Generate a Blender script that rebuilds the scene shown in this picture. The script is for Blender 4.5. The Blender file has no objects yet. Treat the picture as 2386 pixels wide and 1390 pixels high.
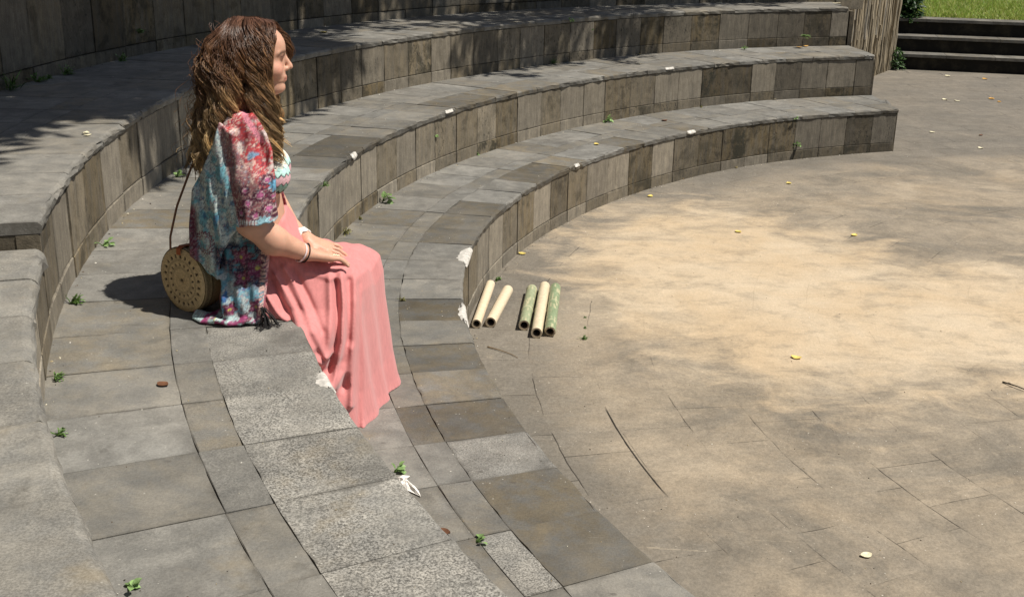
import bpy, bmesh, math, random
import numpy as np
from mathutils import Vector, Matrix

# ------------------------------------------------------------------ camera, light
SC = bpy.context.scene
COL = SC.collection
pi = math.pi
CAM_H = 1.7749
def setup_camera():
    pit, rol = 0.32684, 0.01963
    cp, sp, cr, sr = math.cos(pit), math.sin(pit), math.cos(rol), math.sin(rol)
    F = Vector((0, cp, -sp)); U = Vector((0, sp, cp)); R = Vector((1, 0, 0))
    a = R*cr + U*sr; b = U*cr - R*sr
    m = Matrix(((a.x, b.x, -F.x, 0), (a.y, b.y, -F.y, 0), (a.z, b.z, -F.z, CAM_H), (0, 0, 0, 1)))
    cd = bpy.data.cameras.new("camera"); cd.sensor_width = 36; cd.lens = 36*2681.73/2386
    cd.clip_start = .05; cd.clip_end = 400
    co = bpy.data.objects.new("camera", cd); COL.objects.link(co); co.matrix_world = m
    SC.camera = co
setup_camera()
SUN_EL = math.radians(62.5); SUN_AZ = math.atan2(-.27, .963)
SUN = Vector((math.cos(SUN_EL)*math.cos(SUN_AZ), math.cos(SUN_EL)*math.sin(SUN_AZ), math.sin(SUN_EL)))
def setup_light():
    w = bpy.data.worlds.new("World"); SC.world = w; w.use_nodes = True
    nt = w.node_tree; nt.nodes.clear()
    sky = nt.nodes.new('ShaderNodeTexSky'); sky.sky_type = 'NISHITA'; sky.sun_disc = False
    sky.sun_elevation = SUN_EL; sky.sun_rotation = pi/2 - SUN_AZ
    bg = nt.nodes.new('ShaderNodeBackground'); bg.inputs[1].default_value = .056
    out = nt.nodes.new('ShaderNodeOutputWorld')
    nt.links.new(sky.outputs[0], bg.inputs[0]); nt.links.new(bg.outputs[0], out.inputs[0])
    ld = bpy.data.lights.new("sun", 'SUN'); ld.energy = 5.0; ld.angle = math.radians(.53); ld.color = (1, .945, .855)
    lo = bpy.data.objects.new("sun", ld); COL.objects.link(lo); lo.location = SUN*30
    lo.rotation_euler = SUN.to_track_quat('Z', 'Y').to_euler()
setup_light()
SC.view_settings.view_transform = 'Standard'; SC.view_settings.look = 'None'
SC.view_settings.exposure = 0.24; SC.view_settings.gamma = 1

# ------------------------------------------------------------------ helpers
def mesh_obj(name, V, Fc, mat=None, parent=None, smooth=False, attrs=None, uv=None, mats=None, midx=None):
    me = bpy.data.meshes.new(name)
    V = np.asarray(V, float)
    me.from_pydata(V.tolist(), [], [list(f) for f in Fc])
    if mat is not None: me.materials.append(mat)
    if mats:
        for m in mats: me.materials.append(m)
    if midx is not None: me.polygons.foreach_set('material_index', np.asarray(midx, np.int32))
    if attrs:
        for k, arr in attrs.items():
            arr = np.asarray(arr, float)
            if arr.shape[1] == 3: arr = np.hstack([arr, np.ones((len(arr), 1))])
            at = me.attributes.new(k, 'FLOAT_COLOR', 'POINT'); at.data.foreach_set('color', arr.ravel())
    if uv is not None:
        ul = me.uv_layers.new(name='UVMap'); li = np.empty(len(me.loops), np.int32)
        me.loops.foreach_get('vertex_index', li); ul.data.foreach_set('uv', np.asarray(uv, float)[li].ravel())
    if smooth: me.polygons.foreach_set('use_smooth', np.ones(len(me.polygons), bool))
    me.update()
    o = bpy.data.objects.new(name, me); COL.objects.link(o)
    if parent is not None: o.parent = parent
    return o
def tag(o, label=None, cat=None, group=None, kind=None):
    if label: o['label'] = label
    if cat: o['category'] = cat
    if group: o['group'] = group
    if kind: o['kind'] = kind
    return o
def empty(name, loc=(0, 0, 0), rz=0, **k):
    o = bpy.data.objects.new(name, None); COL.objects.link(o); o.location = loc; o.rotation_euler = (0, 0, rz)
    o.empty_display_size = .1
    return tag(o, **k)
class MB:
    """collects vertices, faces, a colour per vertex and a uv per vertex into one mesh"""
    def __init__(s): s.v = []; s.f = []; s.c = []; s.u = []; s.l = []; s.n = 0
    def add(s, V, Fc, c=None, uv=None, loc=None):
        V = np.asarray(V, float); k = s.n
        s.v.append(V); s.f += [[i+k for i in f] for f in Fc]
        if c is None: c = (1, 1, 1)
        c = np.asarray(c, float)
        s.c.append(np.tile(c, (len(V), 1)) if c.ndim == 1 else c)
        s.u.append(np.asarray(uv, float) if uv is not None else np.zeros((len(V), 2)))
        s.l.append(np.asarray(loc, float) if loc is not None else np.full((len(V), 3), .5)); s.n += len(V)
    def build(s, name, mat, parent=None, smooth=False, attr='slab', mats=None, midx=None):
        return mesh_obj(name, np.vstack(s.v), s.f, mat, parent, smooth, {attr: np.vstack(s.c), **({'local': np.vstack(s.l)} if any((l != .5).any() for l in s.l) else {})}, np.vstack(s.u), mats, midx)
def grid_faces(n, m, closed_n=False, closed_m=False):
    fs = []
    for i in range(n if closed_n else n-1):
        for j in range(m if closed_m else m-1):
            a = i*m+j; b = i*m+(j+1) % m; c = ((i+1) % n)*m+(j+1) % m; d = ((i+1) % n)*m+j
            fs.append((a, b, c, d))
    return fs
def tube(P, r, n=6, cap=True):
    """tapered tube along points"""
    P = np.asarray(P, float); k = len(P); r = np.broadcast_to(np.asarray(r, float), (k,))
    T = np.gradient(P, axis=0); T /= np.linalg.norm(T, axis=1)[:, None]+1e-12
    up = np.array([0, 0, 1.]) if abs(T[0, 2]) < .9 else np.array([1., 0, 0])
    V = []; A = np.linspace(0, 2*pi, n, endpoint=False)
    x = np.cross(T[0], up); x /= np.linalg.norm(x)
    for i in range(k):
        x = x-T[i]*(x@T[i]); x /= np.linalg.norm(x)+1e-12; y = np.cross(T[i], x)
        V.append(P[i]+r[i]*(np.cos(A)[:, None]*x+np.sin(A)[:, None]*y))
    V = np.vstack(V); Fc = grid_faces(k, n, False, True)
    if cap: Fc += [tuple(range(n-1, -1, -1)), tuple(range((k-1)*n, k*n))]
    return V, Fc

# ------------------------------------------------------------------ node helper
class NT:
    def __init__(s, name):
        s.m = bpy.data.materials.new(name); s.m.use_nodes = True; s.nt = s.m.node_tree; s.nt.nodes.clear()
        s.out = s.nt.nodes.new('ShaderNodeOutputMaterial'); s.b = s.nt.nodes.new('ShaderNodeBsdfPrincipled')
        s.nt.links.new(s.b.outputs[0], s.out.inputs[0]); s.b.inputs['Roughness'].default_value = .8
        s.b.inputs['Specular IOR Level'].default_value = .3
    def set(s, sock, v):
        if isinstance(v, bpy.types.NodeSocket): s.nt.links.new(v, sock)
        elif v is not None:
            if hasattr(sock.default_value, '__len__') and not hasattr(v, '__len__'): v = (v, v, v, 1)[:len(sock.default_value)]
            if hasattr(v, '__len__') and len(v) == 3 and len(sock.default_value) == 4: v = (*v, 1)
            sock.default_value = v
    def node(s, t, **k):
        n = s.nt.nodes.new(t)
        for a, v in k.items(): setattr(n, a, v)
        return n
    def noise(s, vec, scale, detail=4, rough=.55, dist=0):
        n = s.node('ShaderNodeTexNoise'); s.set(n.inputs['Vector'], vec); n.inputs['Scale'].default_value = scale
        n.inputs['Detail'].default_value = detail; n.inputs['Roughness'].default_value = rough; n.inputs['Distortion'].default_value = dist
        return n.outputs[0]
    def vor(s, vec, scale, feature='F1', out='Distance', rnd=1):
        n = s.node('ShaderNodeTexVoronoi', feature=feature); s.set(n.inputs['Vector'], vec); n.inputs['Scale'].default_value = scale
        n.inputs['Randomness'].default_value = rnd
        return n.outputs[out]
    def math(s, op, a, b=None, c=None, clamp=False):
        n = s.node('ShaderNodeMath', operation=op, use_clamp=clamp); s.set(n.inputs[0], a)
        if b is not None: s.set(n.inputs[1], b)
        if c is not None: s.set(n.inputs[2], c)
        return n.outputs[0]
    def ramp(s, v, lo, hi, a=0., b=1.):
        n = s.node('ShaderNodeMapRange', interpolation_type='SMOOTHSTEP'); s.set(n.inputs[0], v)
        for i, x in enumerate((lo, hi, a, b)): s.set(n.inputs[i+1], x)
        return n.outputs[0]
    def mix(s, f, a, b, op='MIX'):
        n = s.node('ShaderNodeMix', data_type='RGBA', blend_type=op); s.set(n.inputs[0], f); s.set(n.inputs[6], a); s.set(n.inputs[7], b)
        return n.outputs[2]
    def mul(s, col, f):
        n = s.node('ShaderNodeVectorMath', operation='SCALE'); s.set(n.inputs[0], col); s.set(n.inputs['Scale'], f); return n.outputs[0]
    def scale(s, vec, sc):
        n = s.node('ShaderNodeVectorMath', operation='MULTIPLY'); s.set(n.inputs[0], vec); n.inputs[1].default_value = sc; return n.outputs[0]
    def attr(s, name):
        n = s.node('ShaderNodeAttribute', attribute_name=name); return n
    def sep(s, c):
        n = s.node('ShaderNodeSeparateColor'); s.set(n.inputs[0], c); return n.outputs
    def coord(s, which='Object'): return s.node('ShaderNodeTexCoord').outputs[which]
    def bump(s, h, strength=.3, dist=.01):
        n = s.node('ShaderNodeBump'); s.set(n.inputs['Height'], h); n.inputs['Strength'].default_value = strength; n.inputs['Distance'].default_value = dist
        s.nt.links.new(n.outputs[0], s.b.inputs['Normal'])
    def color(s, c): s.set(s.b.inputs['Base Color'], c)
def simple_mat(name, col, rough=.7, var=.25, scale=40, spec=.3):
    n = NT(name); f = n.noise(n.coord(), scale, 5); n.color(n.mul(n.mix(0, col, col), n.ramp(f, .25, .75, 1-var, 1+var)))
    n.b.inputs['Roughness'].default_value = rough; n.b.inputs['Specular IOR Level'].default_value = spec
    return n.m
def attr_mat(name, rough=.7, var=.2, scale=60, attr='slab', spec=.3, trans=0):
    n = NT(name); f = n.noise(n.coord(), scale, 4); n.color(n.mul(n.attr(attr).outputs['Color'], n.ramp(f, .25, .75, 1-var, 1+var)))
    n.b.inputs['Roughness'].default_value = rough; n.b.inputs['Specular IOR Level'].default_value = spec
    if trans:
        t = n.node('ShaderNodeBsdfTranslucent'); n.set(t.inputs[0], n.attr(attr).outputs['Color']); mx = n.node('ShaderNodeMixShader'); mx.inputs[0].default_value = trans
        n.nt.links.new(n.b.outputs[0], mx.inputs[1]); n.nt.links.new(t.outputs[0], mx.inputs[2]); n.nt.links.new(mx.outputs[0], n.out.inputs[0])
    return n.m

def mat_tread():
    n = NT('paving_stone'); P = n.coord(); a = n.attr('slab'); v, br, g = n.sep(a.outputs['Color'])[:3]
    big = n.noise(P, 2.2, 5, .6); med = n.noise(P, 14, 5, .65); fine = n.noise(P, 160, 3, .7); spk = n.noise(P, 230, 3, .7)
    col = n.mix(n.math('MULTIPLY', br, n.ramp(med, .3, .62)), (.186, .180, .163), (.140, .116, .078))
    col = n.mix(n.ramp(big, .42, .7, 0, .55), col, (.21, .195, .168))
    col = n.mul(col, n.ramp(med, .28, .72, .80, 1.16))
    col = n.mul(col, n.ramp(fine, .3, .7, .9, 1.1))
    # exposed grain of the coarse slabs
    gr = n.ramp(spk, .36, .64, .38, 1.85)
    gm = n.math('MULTIPLY', g, n.ramp(n.noise(P, 6, 3), .35, .6, .45, 1))
    col = n.mul(col, n.math('ADD', 1, n.math('MULTIPLY', gm, n.math('SUBTRACT', gr, 1))))
    col = n.mul(col, v)
    blot = n.ramp(n.noise(P, 7.5, 4, .7, .4), .62, .76)
    col = n.mix(n.math('MULTIPLY', blot, .45), col, (.055, .05, .04))
    wear = n.ramp(n.noise(n.scale(P, (3, 9, 3)), 3, 6, .75, .6), .62, .74)
    col = n.mix(n.math('MULTIPLY', wear, .35), col, (.36, .335, .28))
    drip = n.math('MULTIPLY', n.ramp(n.vor(n.scale(P, (1, 1.6, 1)), 9), .10, .05), n.ramp(n.noise(P, 2.3, 2), .5, .6)); col = n.mix(n.math('MULTIPLY', drip, .5), col, (.06, .052, .045))
    L = n.sep(n.attr('local').outputs['Color']); s_, t_, sd = L[0], L[1], L[2]
    ed = n.math('MINIMUM', n.math('MINIMUM', s_, n.math('SUBTRACT', 1, s_)), n.math('MINIMUM', t_, n.math('SUBTRACT', 1, t_)))
    ed = n.math('ADD', ed, n.math('MULTIPLY', n.math('SUBTRACT', n.noise(P, 24, 5, .7), .5), .16))
    # each slab weathers in its own way: the noise is shifted by the slab's own number
    pv = n.node('ShaderNodeVectorMath', operation='ADD'); n.set(pv.inputs[0], P); cb = n.node('ShaderNodeCombineXYZ'); n.set(cb.inputs[2], n.math('MULTIPLY', sd, 17)); n.set(pv.inputs[1], cb.outputs[0]); Q = pv.outputs[0]
    cloud = n.noise(Q, 4.5, 6, .68, .5); col = n.mul(col, n.ramp(cloud, .30, .70, .80, 1.18))
    soot = n.ramp(n.noise(Q, 3.2, 6, .72, .7), .54, .70); col = n.mix(n.math('MULTIPLY', soot, .5), col, (.070, .066, .058))
    och = n.ramp(n.noise(Q, 2.6, 5, .7, .3), .58, .74); col = n.mix(n.math('MULTIPLY', och, .45), col, (.24, .19, .115))
    col = n.mix(n.math('MULTIPLY', n.ramp(ed, .05, -.02, 0, .6), n.ramp(n.noise(Q, 5, 3), .42, .62)), col, (.060, .054, .044))
    scuff = n.math('MULTIPLY', n.ramp(n.noise(n.scale(Q, (2, 12, 2)), 5, 6, .75, 1.), .64, .74), .4); col = n.mix(scuff, col, (.42, .40, .36))
    dots = n.math('MULTIPLY', n.ramp(n.vor(P, 38), .09, .05), n.ramp(n.noise(P, 3.1, 2), .45, .6))
    col = n.mix(n.math('MULTIPLY', dots, .75), col, (.5, .48, .42))
    n.color(col); n.b.inputs['Roughness'].default_value = .82
    n.bump(n.math('ADD', n.math('MULTIPLY', n.math('ADD', fine, spk), .5), n.math('MULTIPLY', med, 1.5)), .35, .006)
    return n.m
def mat_riser():
    n = NT('facing_stone'); P = n.coord(); U = n.coord('UV'); a = n.attr('slab'); v, br, g = n.sep(a.outputs['Color'])[:3]
    st = n.noise(n.scale(U, (14, 1.6, 1)), 2.2, 6, .65, .3); st2 = n.noise(n.scale(U, (60, 5, 1)), 2, 4, .6)
    med = n.noise(P, 16, 5, .65); fine = n.noise(P, 150, 3, .7); big = n.noise(P, 3.3, 4)
    col = n.mix(n.math('MULTIPLY', br, n.ramp(st, .32, .6, .35, 1)), (.212, .187, .147), (.136, .103, .055))
    col = n.mix(n.math('MULTIPLY', n.ramp(n.noise(P, 9, 4, .7), .5, .66), n.math('MULTIPLY', br, .75)), col, (.040, .032, .019))
    col = n.mul(col, n.ramp(st, .3, .7, .8, 1.18)); col = n.mul(col, n.ramp(st2, .3, .7, .86, 1.12)); col = n.mul(col, n.ramp(med, .3, .7, .86, 1.12))
    col = n.mul(col, n.ramp(fine, .3, .7, .88, 1.12))
    col = n.mul(col, v)
    pit = n.math('MULTIPLY', n.ramp(n.noise(n.scale(P, (1, 1, .5)), 78, 3, .6), .58, .65), n.math('MULTIPLY', g, n.ramp(n.noise(P, 11, 3), .40, .54)))
    col = n.mix(n.math('MULTIPLY', pit, .92), col, (.014, .012, .010))
    li = n.math('MULTIPLY', n.ramp(n.vor(P, 30), .13, .07), n.math('MULTIPLY', g, n.ramp(n.noise(P, 5, 2), .5, .6)))
    col = n.mix(n.math('MULTIPLY', li, .4), col, (.26, .24, .19))
    dk = n.ramp(n.noise(n.scale(U, (10, 1.1, 1)), 1.7, 4, .6, .5), .60, .72)
    col = n.mix(n.math('MULTIPLY', dk, .5), col, (.055, .048, .036))
    L = n.sep(n.attr('local').outputs['Color']); s_, t_, sd = L[0], L[1], L[2]
    ed = n.math('MINIMUM', n.math('MINIMUM', s_, n.math('SUBTRACT', 1, s_)), n.math('MINIMUM', t_, n.math('SUBTRACT', 1, t_)))
    ed = n.math('ADD', ed, n.math('MULTIPLY', n.math('SUBTRACT', n.noise(P, 24, 5, .7), .5), .16))
    col = n.mix(n.math('MULTIPLY', n.ramp(ed, .045, -.02, 0, .7), n.ramp(n.noise(P, 7, 3), .40, .60)), col, (.040, .034, .024))
    alg = n.math('MULTIPLY', n.ramp(n.noise(P, 6.5, 6, .72, .4), .46, .60), n.math('MULTIPLY', br, g)); col = n.mix(n.math('MULTIPLY', alg, 1.0, clamp=True), col, (.022, .021, .013))
    n.color(col); n.b.inputs['Roughness'].default_value = .85
    n.bump(n.math('SUBTRACT', n.math('ADD', fine, med), n.math('MULTIPLY', pit, 2.5)), .4, .006)
    return n.m
M_TREAD = mat_tread(); M_RISER = mat_riser()
M_DIRT = simple_mat('dark_joint_soil', (.022, .019, .014), .95, .4, 60)

# ------------------------------------------------------------------ amphitheatre geometry
CX, CY = 4.6054, 4.5545
R1, R2, R3, R4 = 4.7994, 5.4239, 6.0641, 6.8287
H1, H2, H3 = .336, .6669, .9922
H3B = .921                      # the near run of the third tier, without its top slab
A_STEP = 196.4
rng = random.Random(7); nrg = np.random.RandomState(5)
TABA = np.array([95, 105, 115, 125, 135, 145, 155, 165, 175, 185, 195, 205, 215])
TAB = {1: [-.02, -.02, -.02, 0, -.014, -.026, -.02, 0, .015, .012, 0, 0, 0], 2: [.042, .042, .045, .011, -.022, -.034, -.026, -.007, .007, .007, -.005, -.009, 0],
       3: [.17, .17, .14, .062, -.008, -.026, -.008, .018, .024, .006, 0, 0, 0], 4: [0]*13}
def dR(t, a):
    s = np.zeros_like(np.asarray(a, float))
    for d in (-4, 0, 4): s = s+np.interp(np.asarray(a)+d, TABA, TAB[t])/3
    return s
END_X = 3.0
def a_end(r): return math.degrees(math.acos((END_X-CX)/r))
def pol(r, a, z):
    t = np.radians(a); return np.stack([CX+r*np.cos(t), CY+r*np.sin(t), z+0*t], -1)
def slab(mb, prof, a0, a1, tier, seg, col, closed=True, clip=True, jit=.0008, uvm='z', warp=1.):
    """curved block: profile of (radius, z) swept from angle a0 to a1 (degrees); its right end may be cut by the plane x = END_X"""
    prof = np.asarray(prof, float); m = len(prof); V = []; UV = []; LC = []; k = 1 if uvm == 'z' else 0; p0, p1 = prof[:, k].min(), prof[:, k].max(); sd = rng.random()
    for i in range(seg+1):
        s = i/seg
        for (r, z) in prof:
            lo = a0
            if clip: lo = max(a0, a_end(r)) if a0 < a_end(r)+.6 else a0
            a = lo+(a1-lo)*s
            rr = r+warp*float(dR(tier, a))+nrg.normal(0, jit)*(1 if jit < .001 or nrg.rand() > .10 else 3.2)
            V.append(pol(rr, a, z+nrg.normal(0, jit*.6))); UV.append((math.radians(a)*R2, z if uvm == 'z' else r)); LC.append((s, ((r, z)[k]-p0)/(p1-p0), sd))
    Fc = grid_faces(seg+1, m, False, True)
    Fc = [f[::-1] for f in Fc]
    Fc += [tuple(range(m)), tuple(range(seg*m+m-1, seg*m-1, -1))]
    mb.add(np.array(V), Fc, col, np.array(UV), np.array(LC))
def nose_profile(r0, r1, zt, th, b, back=True):
    P = [(r1, zt-th), (r1, zt)]
    for k in range(5):
        a = k/4*pi/2; P.append((r0+b-b*math.sin(a), zt-b+b*math.cos(a)))
    P.append((r0+.004, zt-th))
    return P
def flat_profile(r0, r1, zt, th, b=.0014):
    return [(r1, zt-th), (r1, zt-b), (r1-b, zt), (r0+b, zt), (r0, zt-b), (r0, zt-th)]
def face_profile(r0, r1, z0, z1, b=.003):
    return [(r1, z0), (r1, z1), (r0+b, z1), (r0, z1-b), (r0, z0+b), (r0+b, z0)]

def joints(a0, a1, step, first=None, jit=.12):
    out = [first if first else a0]
    while out[-1] < a1: out.append(out[-1]+step*(1+rng.uniform(-jit, jit)))
    return out
def between(lst, lo, step):
    """extend a list of joint angles to both sides"""
    l = sorted(lst)
    while l[0] > lo: l.insert(0, l[0]-step*(1+rng.uniform(-.06, .06)))
    while l[-1] < 262: l.append(l[-1]+step*(1+rng.uniform(-.06, .06)))
    return l
J3 = between([111.97, 114.87, 117.82, 120.72, 123.68, 126.1, 128.75, 131.19, 133.81, 136.59, 139.22, 141.61, 144.2, 146.63, 148.71, 151.13, 153.64, 156.03, 158.23, 160.68, 163.15], 104, 2.6)
J2 = between([122.83, 125.67, 128.39, 131.22, 134.19, 137.33, 139.94, 142.82, 145.34, 148.33, 151.09, 153.56, 156.34, 159.24, 161.91, 164.7, 167.75, 170.21, 172.81, 175.24], 105, 2.75)
J1 = between([127.4, 130.53, 133.75, 137.25, 140.36, 143.84, 147.07, 150.53, 153.63, 156.56, 159.71], 107, 3.1)
JT2 = between([198.8, 201.35, 204.0, 206.8, 209.65], 104, 2.72)
JT1 = between([198.35, 201.15, 204.25, 207.35], 104, 2.98)

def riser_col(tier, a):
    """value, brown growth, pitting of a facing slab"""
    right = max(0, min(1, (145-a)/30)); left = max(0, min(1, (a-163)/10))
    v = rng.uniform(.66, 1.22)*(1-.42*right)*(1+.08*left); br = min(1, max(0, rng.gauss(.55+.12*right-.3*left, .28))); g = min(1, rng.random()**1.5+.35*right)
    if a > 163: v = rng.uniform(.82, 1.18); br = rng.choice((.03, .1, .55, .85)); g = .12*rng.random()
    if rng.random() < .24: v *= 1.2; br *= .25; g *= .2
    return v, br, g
def make_tier(t, r_in, r_out, z0, z1, J, JT, rows, label, th=.032, course=.068, bull=.011):
    root = empty('stone_seating_tier', (0, 0, 0), label=label, cat='stone seating', group='curved stone seating tiers of the amphitheatre')
    f = MB()
    for i in range(len(J)-1):
        a0, a1 = J[i]+.021, J[i+1]-.021
        if a1 < a_end(r_in)+.15: continue
        if t == 3 and J[i] < A_STEP < J[i+1]:
            halves = [(a0, A_STEP), (A_STEP+.03, a1)]
        else: halves = [(a0, a1)]
        off = rng.uniform(-.0025, .0025)
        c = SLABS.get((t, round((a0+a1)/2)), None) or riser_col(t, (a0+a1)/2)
        for (b0, b1) in halves:
            zt = z1-th-.002 if not (t == 3 and b1 > A_STEP+.01) else H3B-.05-.002
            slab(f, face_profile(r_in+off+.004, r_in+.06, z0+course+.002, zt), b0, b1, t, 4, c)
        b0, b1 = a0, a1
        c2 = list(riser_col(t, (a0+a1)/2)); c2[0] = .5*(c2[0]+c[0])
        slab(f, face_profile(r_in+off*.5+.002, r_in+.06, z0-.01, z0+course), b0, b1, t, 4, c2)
    if t == 3:
        slab(f, face_profile(R3+.006, R4+.05, H3B-.03, H3-th-.001, .006), A_STEP-2.2, A_STEP-.03, t, 4, (.62, .75, .3))
    fr = f.build('riser_facing', M_RISER, root)
    tr = MB()
    for (q0, q1, kind) in rows:
        JJ = [x for x in JT if not (t == 3 and abs(x-A_STEP) < .6)]
        if t == 3: JJ = sorted(JJ+[A_STEP])
        for i in range(len(JJ)-1):
            a0, a1 = JJ[i]+.011, JJ[i+1]-.011
            if a1 < a_end(q0)+.15: continue
            zz = z1
            if t == 3:
                if a0 > A_STEP-.01: zz = H3B
            dz = rng.uniform(-.0012, .0012)
            c = tread_col(t, kind, (a0+a1)/2)
            if kind == 'nose':
                b = bull if not (t == 3 and zz == H3B) else .024
                if t == 3 and 180 < a0: b = max(b, .018)
                slab(tr, nose_profile(q0-.006, q1-.0014, zz+dz, th if zz == z1 else .05, b), a0, a1, t, 6, c, jit=.0014, uvm='r', warp=1.)
            else:
                slab(tr, flat_profile(q0, q1-.0014 if kind != 'back' else q1+.05, zz+dz, .03), a0, a1, t, 4, c, uvm='r', warp=1.)
    tr.build('seat_paving', M_TREAD, root)
    # core of rubble and soil behind the slabs
    co = MB(); a = np.arange(104, 264, 1.)
    def core(prof, lo, hi):
        A = np.arange(lo, hi+.01, 1.); V = []
        for x in A:
            for (r, z) in prof: V.append(pol(r+float(dR(t, x)), max(x, a_end(r)+.05), z))
        m = len(prof); Fc = [q[::-1] for q in grid_faces(len(A), m, False, True)]+[tuple(range(m)), tuple(range((len(A)-1)*m+m-1, (len(A)-1)*m-1, -1))]
        co.add(np.array(V), Fc)
    top = z1-.014
    core([(r_out+.2, z0-.02), (r_out+.2, top), (r_in+.014, top), (r_in+.014, z0-.02)], 104, A_STEP if t == 3 else 262)
    if t == 3: core([(r_out+.2, z0-.02), (r_out+.2, H3B-.014), (r_in+.014, H3B-.014), (r_in+.014, z0-.02)], A_STEP, 262)
    co.build('core', M_DIRT, root)
    # cut end of the tier, faced with stone at x = END_X
    e = MB(); y0 = CY+r_in*math.sin(math.radians(a_end(r_in))); y1 = CY+r_out*math.sin(math.radians(a_end(r_out)))+.3
    wv = float(dR(t, 108))
    V = [(x, y, z) for x in (END_X-.03, END_X+.006) for (y, z) in ((y0+wv+.004, 0), (y1, 0), (y1, z1-th-.003), (y0+wv+.004, z1-th-.003))]
    e.add(V, [(0, 1, 2, 3), (7, 6, 5, 4), (0, 4, 5, 1), (1, 5, 6, 2), (2, 6, 7, 3), (3, 7, 4, 0)], (.75, .6, .4), [(p[1], p[2]) for p in V])
    e.build('end_facing', M_RISER, root)
    return root
SLABS = {}
TSL = {}
def tread_col(t, kind, a):
    k = (t, kind, round(a))
    v = rng.uniform(.86, 1.08); br = min(1, max(0, rng.gauss(.26, .28))); g = .15*rng.random()
    if kind == 'band': v *= .9
    if t == 1 and kind == 'nose' and rng.random() < .3: v *= .75; br = .9
    near = max(0, min(1, (a-192)/10))
    if t == 2 and kind == 'nose' and a > 196: v = rng.uniform(.98, 1.14); br = .15; g = .12+.78*near
    if t == 3 and a > A_STEP: v = rng.uniform(1.02, 1.18); br = .25; g = .3
    if t == 3 and 163 < a < A_STEP: v = rng.uniform(1., 1.2)
    for (tt, kk, lo, hi, c) in TREADS:
        if tt == t and kk == kind and lo <= a <= hi: return c
    return v, br, g
# treads that stand out in the photograph: tier, row, angle range, (value, brown, grain)
TREADS = [(1, 'nose', 184.5, 187.4, (.55, 1, .1)), (1, 'nose', 201.2, 204.1, (.72, .95, .1)), (1, 'band', 195.5, 198.3, (.7, 1, .2)),
          (1, 'nose', 207.4, 210.3, (1.05, .3, .1)), (1, 'band', 204.3, 207.3, (1.05, .15, .8)), (1, 'nose', 198.4, 201.1, (1, 0, .5)),
          (1, 'nose', 176, 182, (.95, .1, .1)), (1, 'nose', 166, 169, (.62, 1, .1)), (1, 'nose', 152.5, 156.5, (.6, 1, .1)), (2, 'nose', 168.5, 171.5, (.5, .8, .1)), (2, 'nose', 171.6, 174, (.62, .5, .1)),
          (2, 'nose', 152, 156, (.68, 1, .1)), (2, 'nose', 145, 150, (.95, 1, .1)), (2, 'band', 204.1, 206.7, (.78, .1, .3)), (2, 'band', 201.4, 203.9, (.92, .75, .2)), (1, 'back', 168, 172, (.8, .9, 0))]
make_tier(1, R1, R2, 0, H1, J1, JT1, [(R1, 5.042, 'nose'), (5.042, 5.137, 'band'), (5.137, R2, 'back')], 'lowest curved grey stone seating tier, next to the open plaza')
make_tier(2, R2, R3, H1, H2, J2, JT2, [(R2, 5.677, 'nose'), (5.677, 5.773, 'band'), (5.773, R3, 'back')], 'middle curved grey stone seating tier on which the woman sits')
make_tier(3, R3, R4, H2, H3, J3, JT2, [(R3, 6.33, 'nose'), (6.33, 6.43, 'band'), (6.43, R4, 'back')], 'highest curved stone seating tier, partly shaded, below the tall back wall', bull=.013)

# ------------------------------------------------------------------ back wall
def make_back_wall():
    root = empty('back_wall', label='tall dark curved stone wall in shade behind the top seating tier', cat='wall')
    f = MB(); z0 = H3-.07
    A = between([150.0], 103, 2.42)
    for i in range(len(A)-1):
        a0, a1 = A[i]+.02, A[i+1]-.02
        if a1 > 232: break
        z = z0; 
        for hgt in (.13, .60, .60, .6):
            off = rng.uniform(-.003, .003); v = rng.uniform(.5, 1.15); br = rng.uniform(.0, 1)
            slab(f, face_profile(R4+off, R4+.08, z+.002, z+hgt-.002), a0, a1, 4, 4, (v, br, rng.random()*.8), clip=False); z += hgt
    f.build('facing', M_RISER, root)
    c = MB(); Aa = np.arange(103, 233, 1.); prof = [(R4+.4, 0), (R4+.4, z), (R4+.012, z), (R4+.012, 0)]
    V = [pol(r, x, zz) for x in Aa for (r, zz) in prof]
    c.add(np.array(V), [q[::-1] for q in grid_faces(len(Aa), 4, False, True)]+[(0, 1, 2, 3)]); c.build('core', M_DIRT, root)
    return z
WALL_TOP = make_back_wall()

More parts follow.
